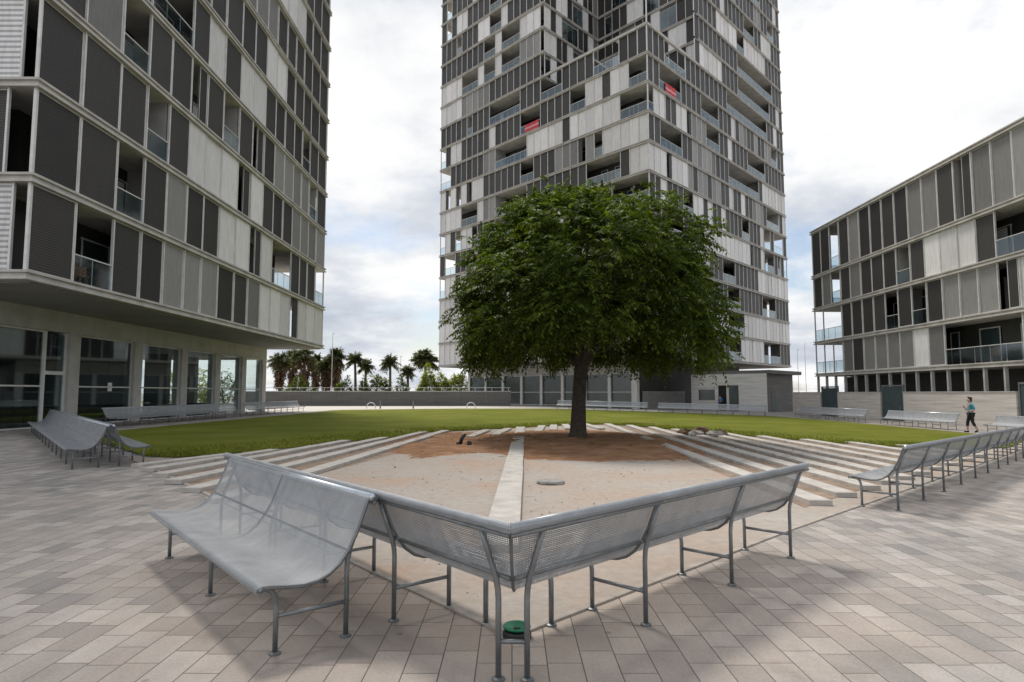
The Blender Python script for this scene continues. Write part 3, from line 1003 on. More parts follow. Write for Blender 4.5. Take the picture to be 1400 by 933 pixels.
# terrace edge frame round the notch at the roof of the lower block
m = MB()
z = TZ + TH * 11
for a, b, d, n, L in ((0, 0, tu, nLeft, NOT_U - .2), (0, 0, tv, nRight, NOT_V - .2)):
    q = tp(a, b)
    m.obox((q[0] - n.x * .1, q[1] - n.y * .1, z), Vector((*d, 0)) * L, Vector((*n, 0)) * .26, (0, 0, .28))
for t_ in (4.0, 8.0, 12.0):
    q = tp(t_, .25); m.obox((*q, z + .03), Vector((*tv, 0)) * (NOT_V - .5), Vector((*tu, 0)) * .14, (0, 0, .2))
m.build('terrace_frame', M['slab'], TW)
for k in range(18):
    z = TZ + TH * k
    ft.face(tp(0, 0), tu, nLeft, bu, z, TH, lc[k], slab=.28, partition=5)
    ft.face(tp(0, 0), tv, nRight, bv, z, TH, rc[k], slab=.28, partition=5)
    ft.face(tp(TLU, TLV), -tu, -nLeft, even(14, TLU), z, TH, '  ' + rand_codes(10) + '  ', slab=.28)
    ft.face(tp(TLU, TLV), -tv, -nRight, even(14, TLV), z, TH, '  ' + rand_codes(10) + '  ', slab=.28)
    if k >= 11:
        a, b = notc[k]
        ft.face(tp(NOT_U, .3), tv, nRight, even(10, NOT_V - .3), z, TH, a.replace('G', 'O'), slab=.28, rail_h=2.4)
        ft.face(tp(.3, NOT_V), tu, nLeft, even(12, NOT_U - .3), z, TH, b.replace('G', 'O'), slab=.28, rail_h=2.4)
ft.finish([M['rail_glass'], M['white']], 98, rail_limit=95)
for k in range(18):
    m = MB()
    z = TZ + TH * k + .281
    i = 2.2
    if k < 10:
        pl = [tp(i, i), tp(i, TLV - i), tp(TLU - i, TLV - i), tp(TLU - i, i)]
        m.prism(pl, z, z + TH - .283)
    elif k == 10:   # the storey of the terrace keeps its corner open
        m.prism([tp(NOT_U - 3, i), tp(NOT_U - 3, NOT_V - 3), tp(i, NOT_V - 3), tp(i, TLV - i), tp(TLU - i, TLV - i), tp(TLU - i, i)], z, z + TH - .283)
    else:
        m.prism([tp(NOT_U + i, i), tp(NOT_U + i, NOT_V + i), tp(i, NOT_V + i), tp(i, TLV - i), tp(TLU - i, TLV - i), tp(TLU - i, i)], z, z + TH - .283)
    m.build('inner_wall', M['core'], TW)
m = MB(); m.prism([tp(.1, .1), tp(.1, TLV - .1), tp(TLU - .1, TLV - .1), tp(TLU - .1, .1)], 4.99, 5.048)
m.build('soffit', M['soffit'], TW)
# tower base
ub, vb = 4.5, 4.0
m = MB()
q = Vector((*tp(ub, vb), 0)); tu3 = Vector((*tu, 0)); tv3 = Vector((*tv, 0))
m.obox((q.x, q.y, 4.05), tu3 * 29, tv3 * .5, (0, 0, .93))
m.obox((q.x, q.y, 3.7), tu3 * 29, tv3 * .45, (0, 0, .348))
m.build('fascia_beam', M['pillar'], TW)
for i in range(9):
    q = Vector((*tp(ub + i * 3.58, vb), 0)); w = .75 if i == 0 else .42
    m = MB(); m.obox((q.x, q.y, -.6), tu3 * w, tv3 * .5, (0, 0, 4.298))
    m.build('pillar', M['white'], TW)
    if i < 8:
        q = Vector((*tp(ub + i * 3.58 + w + .004, vb + .2), 0)); ww = 3.58 - w - .008
        m = MB(); m.obox((q.x, q.y, -.6), tu3 * ww, tv3 * .06, (0, 0, 4.29))
        wn = m.build('window', M['teal'], TW)
        m = MB(); q2 = q - tv3 * .06
        for zz in (.02, 1.55, 3.6):
            m.obox((q2.x, q2.y, zz), tu3 * ww, tv3 * .055, (0, 0, .07))
        m.build('frame', M['alu'], wn)
m = MB(); q = Vector((*tp(ub + .1, vb + .6), 0))
m.obox((q.x, q.y, -.6), tv3 * 26, tu3 * .3, (0, 0, 5.58))
m.build('base_wall', M['core'], TW)
m = MB(); q = Vector((*tp(ub - .1, vb + 1.0), 0))
for i in range(60):
    p = q + tv3 * (.16 * i)
    m.obox((p.x, p.y, -.6), tv3 * .05, tu3 * .03, (0, 0, 2.2))
m.obox((q.x, q.y, 1.601), tv3 * 9.6, tu3 * .05, (0, 0, .05))
m.build('railing', M['alu'], TW)
# red cloths hung from balcony railings
def cloth(name, a, d, n, z, w, h, label):
    p = Vector((*a, 0)) + Vector((*n, 0)) * .09
    root = empty(name, (p.x, p.y, z), label, 'banner', 'red cloths hung from tower balconies')
    d3 = Vector((*d, 0)); n3 = Vector((*n, 0))
    m = MB(); k = 10
    def strip(z0, z1, mi, o):
        vs = []
        for i in range(k + 1):
            q = p + d3 * (w * i / k) + n3 * (o + .03 * math.sin(i * 1.7))
            vs += [(q.x, q.y, z + z0), (q.x, q.y, z + z1)]
        m.add(vs, [(2 * i, 2 * i + 2, 2 * i + 3, 2 * i + 1) for i in range(k)], mi)
        m.add([(v[0] - n3.x * .012, v[1] - n3.y * .012, v[2]) for v in vs], [(2 * i + 1, 2 * i + 3, 2 * i + 2, 2 * i) for i in range(k)], mi)
    strip(-h, -h * .62, 0, 0); strip(-h * .62, -h * .4, 1, .001); strip(-h * .4, 0, 0, 0)
    m.build('banner_cloth', [M['red'], M['pink']], root)


z9 = TZ + TH * 9 + .28
cloth('banner', tp(TLU / 30 * 13.2, 0), tu, nLeft, z9 + 1.0, 2.4, .95, 'red cloth on the left face of the tower, above the tree top')
cloth('banner', tp(0, TLV / 32 * 3.0), tv, nRight, z9 + 1.05, 2.3, 1.1, 'red cloth on the right face of the tower, near the notched corner')

# glazed balcony doors set in the recessed walls behind the screens
def balcony_doors(root, p0, d, n, L, floors, seed):
    rr = random.Random(seed)
    d3 = Vector((*d, 0)).normalized(); n3 = Vector((*n, 0)).normalized()
    m = MB()
    for z, hh in floors:
        t = rr.uniform(.5, 2)
        while t < L - 3:
            w_ = rr.choice((.9, 1.6, 1.8)); q = Vector((*p0, 0)) + d3 * t
            m.obox((q.x, q.y, z + .02), d3 * w_, n3 * .05, (0, 0, 2.25), 0)
            for a_ in (0, w_ - .07):
                m.obox((q.x + d3.x * a_, q.y + d3.y * a_, z + .021), d3 * .07, n3 * .08, (0, 0, 2.3), 1)
            m.obox((q.x + d3.x * .07, q.y + d3.y * .07, z + 2.25), d3 * (w_ - .14), n3 * .075, (0, 0, .07), 1)
            if rr.random() < .35:   # drawn blind or curtain
                m.obox((q.x + d3.x * .08, q.y + d3.y * .08, z + .1), d3 * (w_ * rr.uniform(.4, .8)), n3 * .065, (0, 0, 2.1), 2)
            t += w_ + rr.uniform(.6, 2.6)
    tag(m.build('balcony_doors', [M['teal'], M['alu'], M['paper']], root), kind='stuff')


balcony_doors(LB, (LX - 1.798, LY0 + 2), (0, 1), (1, 0), 23, [(LZ + LH * k + .3, LH) for k in range(LN)], 1)
balcony_doors(RB, (RX + 1.898, RY0 - 6.5), (0, -1), (-1, 0), 30, [(rz[k] + .3, 3) for k in range(4)], 2)
balcony_doors(TW, tp(NOT_U + .3, 2.198), tu, nLeft, TLU - NOT_U - 3, [(TZ + TH * k + .28, TH) for k in range(18)], 3)
balcony_doors(TW, tp(2.198, NOT_V + .3), tv, nRight, TLV - NOT_V - 3, [(TZ + TH * k + .28, TH) for k in range(18)], 4)
balcony_doors(TW, tp(2.4, 2.198), tu, nLeft, NOT_U - 3, [(TZ + TH * k + .28, TH) for k in range(10)], 5)
balcony_doors(TW, tp(2.198, 2.4), tv, nRight, NOT_V - 3, [(TZ + TH * k + .28, TH) for k in range(10)], 6)

# ------------------------------------------------------------------ pavilion
PC = Vector((26.0, 66.0, 0))
pd1 = Vector((-.72, .694, 0)); pd2 = Vector((.70, .714, 0))
PV = empty('pavilion', (PC.x, PC.y, -.5), 'small white rendered pavilion with a door and window at the foot of the tower', 'building')
m = MB()
m.obox((PC.x, PC.y, -.7), pd1 * 8.4, pd2 * .2, (0, 0, 4.2))
m.build('front_wall', M['render'], PV)
m = MB(); q = PC + pd2 * .202
m.obox((q.x, q.y, -.7), pd1 * 8.38, pd2 * 6.8, (0, 0, 4.15))
m.build('side_wall', M['grey_board'], PV)
m = MB(); q = PC + pd2 * .3 - pd1 * .35
m.obox((q.x, q.y, 3.47), pd1 * 8.6, pd2 * 8.4, (0, 0, .38))
m.build('roof', M['grey_board'], PV)
def pav(name, s, w, z0, h, mat, off=.02, par=None):
    m = MB(); q = PC + pd1 * s - pd2 * off
    m.obox((q.x, q.y, z0), pd1 * w, pd2 * (off + .01), (0, 0, h)); return m.build(name, mat, par or PV)
w_ = pav('window', 5.6, 1.9, .7, 1.15, M['teal']); 
m = MB()
for s_, ww, z_, hh in ((5.52, 2.06, .62, .08), (5.52, 2.06, 1.85, .08), (5.52, .08, .702, 1.146), (7.5, .08, .702, 1.146)):
    q = PC + pd1 * s_ - pd2 * .05; m.obox((q.x, q.y, z_), pd1 * ww, pd2 * .045, (0, 0, hh))
m.build('frame', M['white'], w_)
pav('doorway', 4.3, .9, -.5, 2.8, M['black'])
dd = pav('door', 2.9, 1.1, -.5, 2.8, M['teal']); 
m = MB()
for s_ in (2.8, 4.0):
    q = PC + pd1 * s_ - pd2 * .06; m.obox((q.x, q.y, -.5), pd1 * .12, pd2 * .05, (0, 0, 2.9))
m.build('frame', M['white'], dd)
m = MB(); q = PC + pd2 * 1.2 - pd1 * .02; m.obox((q.x, q.y, -.6), pd2 * 1.2, pd1 * .015, (0, 0, 2.3)); m.build('side_door', M['gate'], PV)

# ------------------------------------------------------------------ walls and gates on the right
WX = 27.0
def wall(y0, y1, label, top=1.50, joints=True):
    z0 = -.75
    m = MB()
    n = max(1, round(abs(y1 - y0) / 2.9)); s = (y1 - y0) / n
    for i in range(n):
        m.box(WX, min(y0 + s * i, y0 + s * (i + 1)) + .006, z0, WX + .3, max(y0 + s * i, y0 + s * (i + 1)) - .006, top)
    m.box(WX + .05, min(y0, y1) + .02, z0, WX + .25, max(y0, y1) - .02, top - .03)
    root = m.build('concrete_wall', M['board'], origin=(WX, y0, z0))
    tag(root, label, 'wall', 'board marked concrete walls under the right block')
    c = MB(); c.box(WX - .03, min(y0, y1), top + .001, WX + .33, max(y0, y1), top + .06)
    c.build('coping', M['pillar'], root, origin=(WX, y0, z0))


wall(62.2, 56.6, 'pale concrete wall section between the pavilion and the far dark gate')
wall(53.6, 47.4, 'pale concrete wall section between the two dark gates')
wall(44.6, 34.6, 'longest pale concrete wall section, behind the walking person')
wall(31.6, 24.0, 'pale concrete wall section at the photo edge beyond the last gate')
for y0, y1, lb in ((56.5, 53.7, 'dark teal gate farther along the concrete wall'), (47.3, 44.7, 'tall dark teal gate in the middle of the concrete wall'), (34.5, 31.7, 'dark teal gate in the concrete wall at the photo edge')):
    root = empty('gate', (WX + .1, y0, -.6), lb, 'gate', 'dark gates in the concrete wall')
    m = MB(); m.box(WX + .1, y1 + .08, -.7, WX + .14, y0 - .08, 1.9); m.build('gate_panel', M['gate'], root)
    m = MB(); m.box(WX + .06, y1, -.75, WX + .2, y1 + .078, 2.05); m.box(WX + .06, y0 - .078, -.75, WX + .2, y0, 2.05); m.box(WX + .06, y1 + .08, 1.93, WX + .2, y0 - .08, 2.04)
    m.build('frame', M['dark_steel'], root)
    m = MB(); m.tube([(WX + .03, y1 + .35, .2), (WX + .03, y1 + .35, .55)], .02, 6); m.build('handle', M['steel'], root)

# ------------------------------------------------------------------ low wall, rail and hoops in the middle distance
root = empty('boundary_wall', (-30, 75, -.2), 'low dark grey wall with a pale rail across the gap between the blocks', 'wall')
m = MB()
for i in range(11):
    m.box(-32 + i * 2.9, 75, -.7, -32 + i * 2.9 + 2.88, 75.3, 1.62)
m.build('wall_face', M['wall_grey'], root)
m = MB(); m.box(-32, 74.95, 1.622, -.12, 75.35, 1.72); m.build('coping', M['pillar'], root)
m = MB()
m.tube([(-32, 75.15, 2.1), (-.2, 75.15, 2.1)], .03, 6)
for i in range(17):
    m.tube([(-31.6 + i * 1.95, 75.15, 1.72), (-31.6 + i * 1.95, 75.15, 2.08)], .025, 6)
m.build('railing', M['alu'], root)
for i, (x, y, lb) in enumerate(((-13.6, 62.4, 'pale metal hoop stand in front of the low wall, nearer the left block'), (-4.0, 63, 'pale metal hoop stand in front of the low wall, nearer the tower'))):
    m = MB()
    m.tube([(x - .42, y, -.02), (x - .42, y, .14)] + [(x - .42 * math.cos(t * PI / 8), y, .14 + .42 * math.sin(t * PI / 8)) for t in range(1, 8)] + [(x + .42, y, .14), (x + .42, y, -.02)], .04, 8)
    for sx in (-.42, .42):
        m.lathe((x + sx, y, .0), [(.09, .005), (.09, .02)], 10)
    tag(m.build('hoop_stand', M['alu'], origin=(x, y, 0), smooth=True), lb, 'bike stand', 'hoop stands before the low wall')
for x, h in ((-12.4, .75), (-9.3, .7)):
    m = MB(); m.lathe((x, 60.9, 0), [(.07, 0), (.07, h), (.045, h + .05)], 10)
    tag(m.build('bollard', M['dark_steel'], origin=(x, 60.9, 0)), 'short dark bollard at the back edge of the lawn, ' + ('nearer the left block' if x < -11 else 'nearer the tower'), 'bollard', 'bollards behind the lawn')

# ------------------------------------------------------------------ foliage helpers
rng = np.random.default_rng(5)


def unit(v):
    return v / np.maximum(np.linalg.norm(v, axis=-1, keepdims=True), 1e-9)


def quads_obj(name, V, m, parent=None, origin=(0, 0, 0)):
    """V: (n,4,3) separate quads"""
    n = len(V)
    me = bpy.data.meshes.new(name)
    o0 = np.array(world_loc(parent) if parent is not None else origin)
    me.vertices.add(n * 4); me.vertices.foreach_set('co', (V.reshape(-1, 3) - o0).ravel().astype(np.float32))
    me.loops.add(n * 4); me.loops.foreach_set('vertex_index', np.arange(n * 4, dtype=np.int32))
    me.polygons.add(n); me.polygons.foreach_set('loop_start', np.arange(0, n * 4, 4, dtype=np.int32))
    me.polygons.foreach_set('loop_total', np.full(n, 4, dtype=np.int32))
    me.update(calc_edges=True); me.validate()
    me.materials.append(m)
    o = bpy.data.objects.new(name, me); COL.objects.link(o)
    if parent is not None: o.parent = parent
    else: o.location = tuple(o0)
    return o


def sprays(base, out, length, nleaf, llen, lwid, droop):
    """pinnate leaves: leaflets in pairs along drooping stalks. base, out: (n,3)"""
    n = len(base)
    out = unit(out)
    side = unit(np.cross(out, np.array([0, 0, 1.])) + rng.normal(0, .25, (n, 3)))
    Q = []
    L = length * rng.uniform(.7, 1.25, (n, 1))
    for j in range(nleaf):
        t = (j // 2 + .6) / (nleaf / 2)
        p = base + out * L * t + np.array([0, 0, -1.]) * (droop * L * t * t)
        tang = unit(out + np.array([0, 0, -1.]) * (2 * droop * t))
        sg = 1 if j % 2 else -1
        d = unit(tang * .55 + side * sg + rng.normal(0, .18, (n, 3)) + np.array([0, 0, -.45]))
        ll = llen * rng.uniform(.75, 1.25, (n, 1)) * (1.1 - .35 * t)
        w = unit(np.cross(d, np.array([0, 0, 1.]) + rng.normal(0, .3, (n, 3)))) * lwid * .5
        Q.append(np.stack([p, p + d * ll * .45 + w, p + d * ll, p + d * ll * .45 - w], 1))
    return np.concatenate(Q)


# ------------------------------------------------------------------ the tree
TX, TY = 2.12, 20.8
tree = empty('tree', (TX, TY, .03), 'round crowned dark green tree on red soil in the middle of the square', 'tree')
m = MB()
def limb(pts, r0, r1, n=9):
    k = len(pts)
    m.tube(pts, [r0 + (r1 - r0) * i / (k - 1) for i in range(k)], n)
def bez(a, b, c, d, k=9):
    a, b, c, d = map(Vector, (a, b, c, d))
    return [a * (1 - t) ** 3 + b * 3 * t * (1 - t) ** 2 + c * 3 * t * t * (1 - t) + d * t ** 3 for t in [i / k for i in range(k + 1)]]
fork = Vector((TX + .12, TY, 2.25))
m.tube([(TX - .02, TY, -.05), (TX - .01, TY, .06), (TX, TY, .2), (TX + .01, TY, .6), (TX + .03, TY, 1.2), (TX + .07, TY, 1.8), fork, fork + Vector((.05, 0, .35))], [.42, .33, .275, .245, .225, .215, .23, .16], 14)
tips = []
for a, (h, r, z) in enumerate([(-2.9, 3.2, 5.4), (-2.2, 2.8, 5.0), (-1.2, 3.1, 5.6), (-.4, 3.5, 5.0), (.4, 3.3, 4.6), (1.2, 2.6, 5.4), (2.0, 3.0, 5.1), (2.7, 3.4, 4.7), (.1, 1.4, 6.8), (3.0, 1.3, 6.9), (-1.6, 1.2, 6.6)]):
    e = Vector((TX + .3 + r * math.cos(h), TY + r * math.sin(h), z))
    pts = bez(fork + Vector((0, 0, -.1)), fork + Vector((.35 * math.cos(h), .35 * math.sin(h), .7)), (fork + e) / 2 + Vector((0, 0, .7)), e, 8)
    limb(pts, .125, .03, 7)
    for q in range(4):
        s = pts[4 + q]
        a2 = h + R.uniform(-1.3, 1.3)
        e2 = s + Vector((math.cos(a2) * R.uniform(.6, 1.3), math.sin(a2) * R.uniform(.6, 1.3), R.uniform(.1, .8)))
        m.tube([s, (s + e2) / 2 + Vector((0, 0, .12)), e2], [.045, .03, .012], 5)
m.build('trunk', M['bark'], tree, smooth=True)
# crown: (px, py, depth offset, radius x, radius z) of leafy lobes, metres in the tree's own plane
K = .02364
lobes = []
for px, py, dy, rx, rzz in [(800, 315, 0, 2.3, 1.35), (745, 335, -1.2, 2.1, 1.3), (865, 340, -1.0, 2.1, 1.3), (690, 380, .2, 1.75, 1.4), (902, 392, .3, 1.6, 1.5), (780, 380, -2.3, 2.3, 1.5), (850, 400, -2.1, 2.1, 1.5), (720, 420, -1.8, 1.9, 1.5),
                           (672, 425, 0, 1.25, 1.3), (662, 452, .3, .95, .9), (922, 438, -.2, 1.2, 1.3), (940, 470, .4, .95, .85), (900, 450, -1.9, 1.75, 1.35), (790, 442, -2.6, 2.0, 1.25), (700, 460, -1.5, 1.5, 1.1), (760, 448, -1.7, 1.5, .75), (870, 460, -1.6, 1.45, .9),
                           (930, 475, -.5, 1.0, .75), (680, 470, -.4, .9, .65), (800, 360, 2.2, 2.9, 1.7), (720, 420, 2.0, 2.0, 1.6), (870, 420, 2.0, 2.0, 1.6), (985, 488, .1, .40, .5), (648, 500, .2, .38, .5), (740, 470, .9, 1.2, .5), (880, 470, 1.2, 1.3, .7)]:
    px = 802 + (px - 802) * .935
    lobes.append((np.array([(px - 700) * K, TY + dy, 1.45 + (538 - py) * K]), rx, rzz))
pos = []; dirs = []
for c, rx, rz_ in lobes:
    n = int(265 * rx * (rx + rz_) / 1.6)
    d = unit(rng.normal(0, 1, (n, 3)))
    d[:, 2] = np.where(d[:, 2] < -.55, -d[:, 2], d[:, 2])
    # clumped: directions gather round a few dozen twig ends
    cl = unit(rng.normal(0, 1, (46, 3)))
    idx = rng.integers(0, 46, n)
    d = unit(cl[idx] * 1.0 + rng.normal(0, .19, (n, 3)))
    r = rng.uniform(.45, 1.0, (n, 1)) ** .45
    r *= (1 + .15 * rng.normal(0, 1, 46)[idx])[:, None]
    p = c + d * r * np.array([rx, rx, rz_])
    pos.append(p); dirs.append(unit(d * np.array([1, 1, .8]) + np.array([0, 0, .15]) + rng.normal(0, .3, (n, 3))))
pos = np.concatenate(pos); dirs = np.concatenate(dirs)
inside = np.zeros(len(pos))
for c, rx, rz_ in lobes:
    q = (((pos - c) / np.array([rx, rx, rz_])) ** 2).sum(1)
    inside += q < .42
keep = inside < 1
keep |= rng.random(len(pos)) < .12
pos = pos[keep]; dirs = dirs[keep]
dirs[:, 2] -= np.clip((3.9 - pos[:, 2]) * .25, 0, .6)
low = 2.55 + .25 * np.sin(pos[:, 0] * 2.3) + .2 * np.sin(pos[:, 1] * 3.1) - .5 * (np.abs(pos[:, 0] - 6.6) < .5) - .3 * (pos[:, 0] < -.7)
rr_ = np.hypot(pos[:, 0] - TX - .4, pos[:, 1] - TY + 2.0)
low = np.maximum(low, 3.75 - .42 * rr_)
ok = pos[:, 2] > low
pos = pos[ok]; dirs = dirs[ok]
Q = sprays(pos, dirs, .42, 12, .19, .062, .55)
quads_obj('crown', Q, M['leaf'], tree)
print('tree quads', len(Q))

# ------------------------------------------------------------------ palms and shrubs beyond the wall
def palm(x, y, h, cr, label, skirt=False, lean=0., n=34, dense=False):
    cr *= .84
    root = empty('palm_tree', (x, y, -.7), label, 'palm tree', 'palm trees beyond the low wall')
    t = MB(); top = Vector((x + lean, y, h))
    t.tube([(x, y, -.75), (x + lean * .2, y, h * .4), (x + lean * .6, y, h * .75), top], [.34, .25, .22, .24], 8)
    t.build('trunk', M['palm_trunk'], root, smooth=True)
    a = rng.uniform(0, 2 * PI, n); el = rng.uniform(-.75 if not dense else -.5, 1.35, n)
    out = np.stack([np.cos(a) * np.cos(el), np.sin(a) * np.cos(el), np.sin(el)], 1)
    base = np.array(top)[None] + out * .15
    Qs = []
    for k in range(4):
        Qs.append(sprays(base + rng.normal(0, .05, base.shape), out, cr * .8, 14, cr * .40, cr * .075, .38))
    quads_obj('crown', np.concatenate(Qs), M['palm_leaf'], root)
    if skirt:
        n2 = 130
        zz = rng.uniform(h * .42, h, n2); aa = rng.uniform(0, 2 * PI, n2)
        rr = (.25 + .6 * (zz - h * .4) / (h * .6)) * rng.uniform(.5, 1.1, n2) * cr * .5
        b = np.stack([x + lean * .6 + np.cos(aa) * rr, y + np.sin(aa) * rr, zz], 1)
        o = np.stack([np.cos(aa) * .35, np.sin(aa) * .35, -np.ones(n2)], 1)
        quads_obj('dead_frond_skirt', sprays(b, o, .8, 6, .9, .22, .2), M['skirt'], root)


def pz(px, py, Y):
    a = (px - 700) / F_PX; b = (466.5 - py) / F_PX
    dy, dz = cP - b * sP, sP + b * cP
    return a * Y / dy, CAM_H + dz * Y / dy


for px, py, Y, cr, lb, sk, de in [
        (384, 492, 112, 2.6, 'brown skirted palm just right of the left block base, leftmost of its row', True, False),
        (401, 489, 118, 2.6, 'second brown skirted palm from the left block base', True, False),
        (417, 486, 108, 2.8, 'tall brown skirted palm under the end of the left block overhang', True, False),
        (431, 494, 121, 2.3, 'smaller brown skirted palm right below the left block corner', True, False),
        (447, 497, 114, 2.5, 'brown skirted palm beside the tall lamp mast', True, False),
        (460, 488, 112, 2.7, 'tall palm with spiky crown at the lamp mast', True, False),
        (487, 492, 118, 2.5, 'slim palm, left one of the close pair in open sky', False, False),
        (500, 500, 121, 2.1, 'slim shorter palm, right one of the close pair in open sky', False, False),
        (534, 495, 118, 2.4, 'slim lone palm midway between the left block and the tower', False, False),
        (558, 508, 114, 2.0, 'short slim palm left of the dense crowned palm', False, False),
        (583, 491, 112, 3.1, 'dense round crowned palm left of the tower', False, True)]:
    x, h = pz(px, py, Y)
    palm(x, Y, h, cr, lb, sk, R.uniform(-.3, .3), 60 if de else 34, de)


def bush(name, px, py0, py1, w, Y, m, label, n=900):
    x, h = pz(px, py0, Y)
    W = w / F_PX * Y / 2
    d = unit(rng.normal(0, 1, (n, 3))); d[:, 2] = np.abs(d[:, 2])
    r = rng.uniform(.5, 1, (n, 1)) ** .5
    lump = 1 + .22 * np.sin(d[:, :1] * 5 + px) * np.cos(d[:, 1:2] * 4)
    p = np.array([x, Y, -.7]) + d * r * lump * np.array([W, W, h + .7])
    Q = sprays(p, d + rng.normal(0, .4, d.shape), .5, 6, .36, .16, .3)
    root = empty(name, (x, Y, -.72), label, 'shrub', 'shrubs beyond the low wall')
    quads_obj('foliage', Q, m, root)
    t = MB()
    for k in range(4):
        t.tube([(x + R.uniform(-.2, .2), Y + R.uniform(-.2, .2), -.75), (x + R.uniform(-1, 1) * W * .4, Y + R.uniform(-1, 1) * W * .4, h * .55)], [.08, .03], 5)
    t.build('stem', M['bark'], root)


bush('shrub', 519, 513, 534, 30, 100, M['bush'], 'dark rounded shrub below the lone slim palm')
bush('shrub', 549, 519, 534, 22, 96, M['bush'], 'small rounded shrub under the short slim palm', 500)
bush('shrub', 471, 519, 534, 26, 98, M['bush'], 'dull green shrub right of the skirted palms', 600)
bush('shrub', 498, 520, 534, 20, 99, M['bush'], 'low shrub below the close pair of palms', 500)
bush('shrub', 586, 507, 534, 34, 98, M['bush_pale'], 'yellow green bushy shrub under the dense crowned palm', 1100)
bush('shrub', 607, 513, 534, 22, 97, M['bush_pale'], 'yellow green shrub next to the tower, left one', 700)
bush('shrub', 627, 510, 534, 26, 96, M['bush_pale'], 'yellow green shrub next to the tower, half behind its base', 800)
bush('shrub', 410, 522, 536, 60, 104, M['bush'], 'wide dark shrub at the feet of the skirted palms', 1100)
bush('shrub', 250, 505, 540, 90, 90, M['bush_pale'], 'sunlit shrub seen through the glazed base of the left block', 1400)
bush('shrub', 310, 512, 540, 50, 92, M['bush'], 'dark shrub seen through the far bays of the glazed base', 700)

for px, y0, Y, lb in ((455, 456, 105, 'tall thin lamp mast among the skirted palms'), (548, 487, 130, 'thin far lamp mast right of the lone palm'), (1090, 478, 120, 'thin mast right of the tower, left of the pair'), (1100, 470, 125, 'thin mast right of the tower, next to the right block')):
    x, h = pz(px, y0, Y)
    root = empty('lamp_mast', (x, Y, -.72), lb, 'lamp post', 'thin masts in the distance')
    m = MB(); m.tube([(x, Y, -.75), (x, Y, h)], [.08, .045], 8); m.build('pole', M['alu'], root)
    m = MB(); m.obox((x - .06, Y - .1, h - .12), (.35, 0, 0), (0, .16, 0), (0, 0, .1)); m.build('lamp_head', M['alu'], root)

# ------------------------------------------------------------------ grass tufts along the visible edges of the lawn
B = np.array(bound)
n = 15000
i = rng.integers(0, len(B) - 1, n); t = rng.random((n, 1))
e0, e1 = B[i], B[i + 1]
p = e0 + (e1 - e0) * t
nrm = np.stack([-(e1 - e0)[:, 1], (e1 - e0)[:, 0]], 1); nrm = unit(nrm)
p = p + nrm * (rng.random((n, 1)) ** 2 * 2.4 - .12)
zz = np.array([gz(a) for a in p[:, 0]]) + .028
base = np.concatenate([p, zz[:, None]], 1)
h = rng.uniform(.035, .085, (n, 1))
tip = base + np.concatenate([rng.normal(0, .03, (n, 2)), h], 1)
w = unit(np.concatenate([rng.normal(0, 1, (n, 2)), np.zeros((n, 1))], 1)) * .011
tag(quads_obj('grass', np.stack([base - w, base + w, tip + w * .3, tip - w * .3], 1), M['blade']), kind='stuff')

# pebbles and crumbs on the sand, a few fallen leaves on soil and paving
n = 1100
s_ = rng.random(n) ** .8 * 15; px_ = rng.normal(0, .40, n)
x_ = px_ * (s_ + 1.2); y_ = 4.6 + s_
okk = (np.abs(x_) < (y_ - 4.3) * .78)
x_, y_ = x_[okk], y_[okk]; n = len(x_)
g_ = MB()
for i in range(n):
    r_ = R.choice((.006, .008, .01, .012, .02)) * R.uniform(.8, 1.4)
    z_ = gz(x_[i]) + .004
    vv = [(x_[i] + r_ * math.cos(a_) * R.uniform(.7, 1.2), y_[i] + r_ * math.sin(a_) * R.uniform(.7, 1.2), z_) for a_ in (0, 1.57, 3.14, 4.71)]
    g_.add(vv + [(x_[i], y_[i], z_ + r_ * .9)], [(0, 1, 4), (1, 2, 4), (2, 3, 4), (3, 0, 4)])
tag(g_.build('gravel', simple('pebbles', (.33, .28, .235), .9, var=.5, nscale=11)), kind='stuff')
n = 420
a_ = rng.uniform(0, 2 * PI, n); r_ = np.abs(rng.normal(0, 3.6, n))
b_ = np.stack([TX + r_ * np.cos(a_), TY - 1 + r_ * np.sin(a_) * 1.2, np.zeros(n)], 1)
b_[:, 2] = np.array([gz(q) for q in b_[:, 0]]) + .10
t_ = rng.uniform(0, 2 * PI, n)
u_ = np.stack([np.cos(t_), np.sin(t_), rng.normal(0, .15, n)], 1) * .07; v_ = np.stack([-np.sin(t_), np.cos(t_), rng.normal(0, .15, n)], 1) * .025
tag(quads_obj('leaves', np.stack([b_ - u_, b_ - v_, b_ + u_, b_ + v_], 1), leaf_mat('dry_leaf', [(0, (.10, .06, .02)), (.6, (.2, .13, .04)), (1, (.13, .15, .03))], .2, .8)), kind='stuff')

# ------------------------------------------------------------------ small things on the ground
def lump(b, c, r, seed, flat=.6):
    rr = random.Random(seed); n, k = 9, 5
    prof = []
    vs = []
    for j in range(k + 1):
        th_ = PI * j / k
        for i_ in range(n):
            a = 2 * PI * i_ / n
            q = r * rr.uniform(.75, 1.2)
            vs.append((c[0] + q * math.sin(th_) * math.cos(a), c[1] + q * math.sin(th_) * math.sin(a) * .8, c[2] + q * flat * math.cos(th_)))
    b.add(vs, [(j * n + i_, (j + 1) * n + i_, (j + 1) * n + (i_ + 1) % n, j * n + (i_ + 1) % n) for j in range(k) for i_ in range(n)])


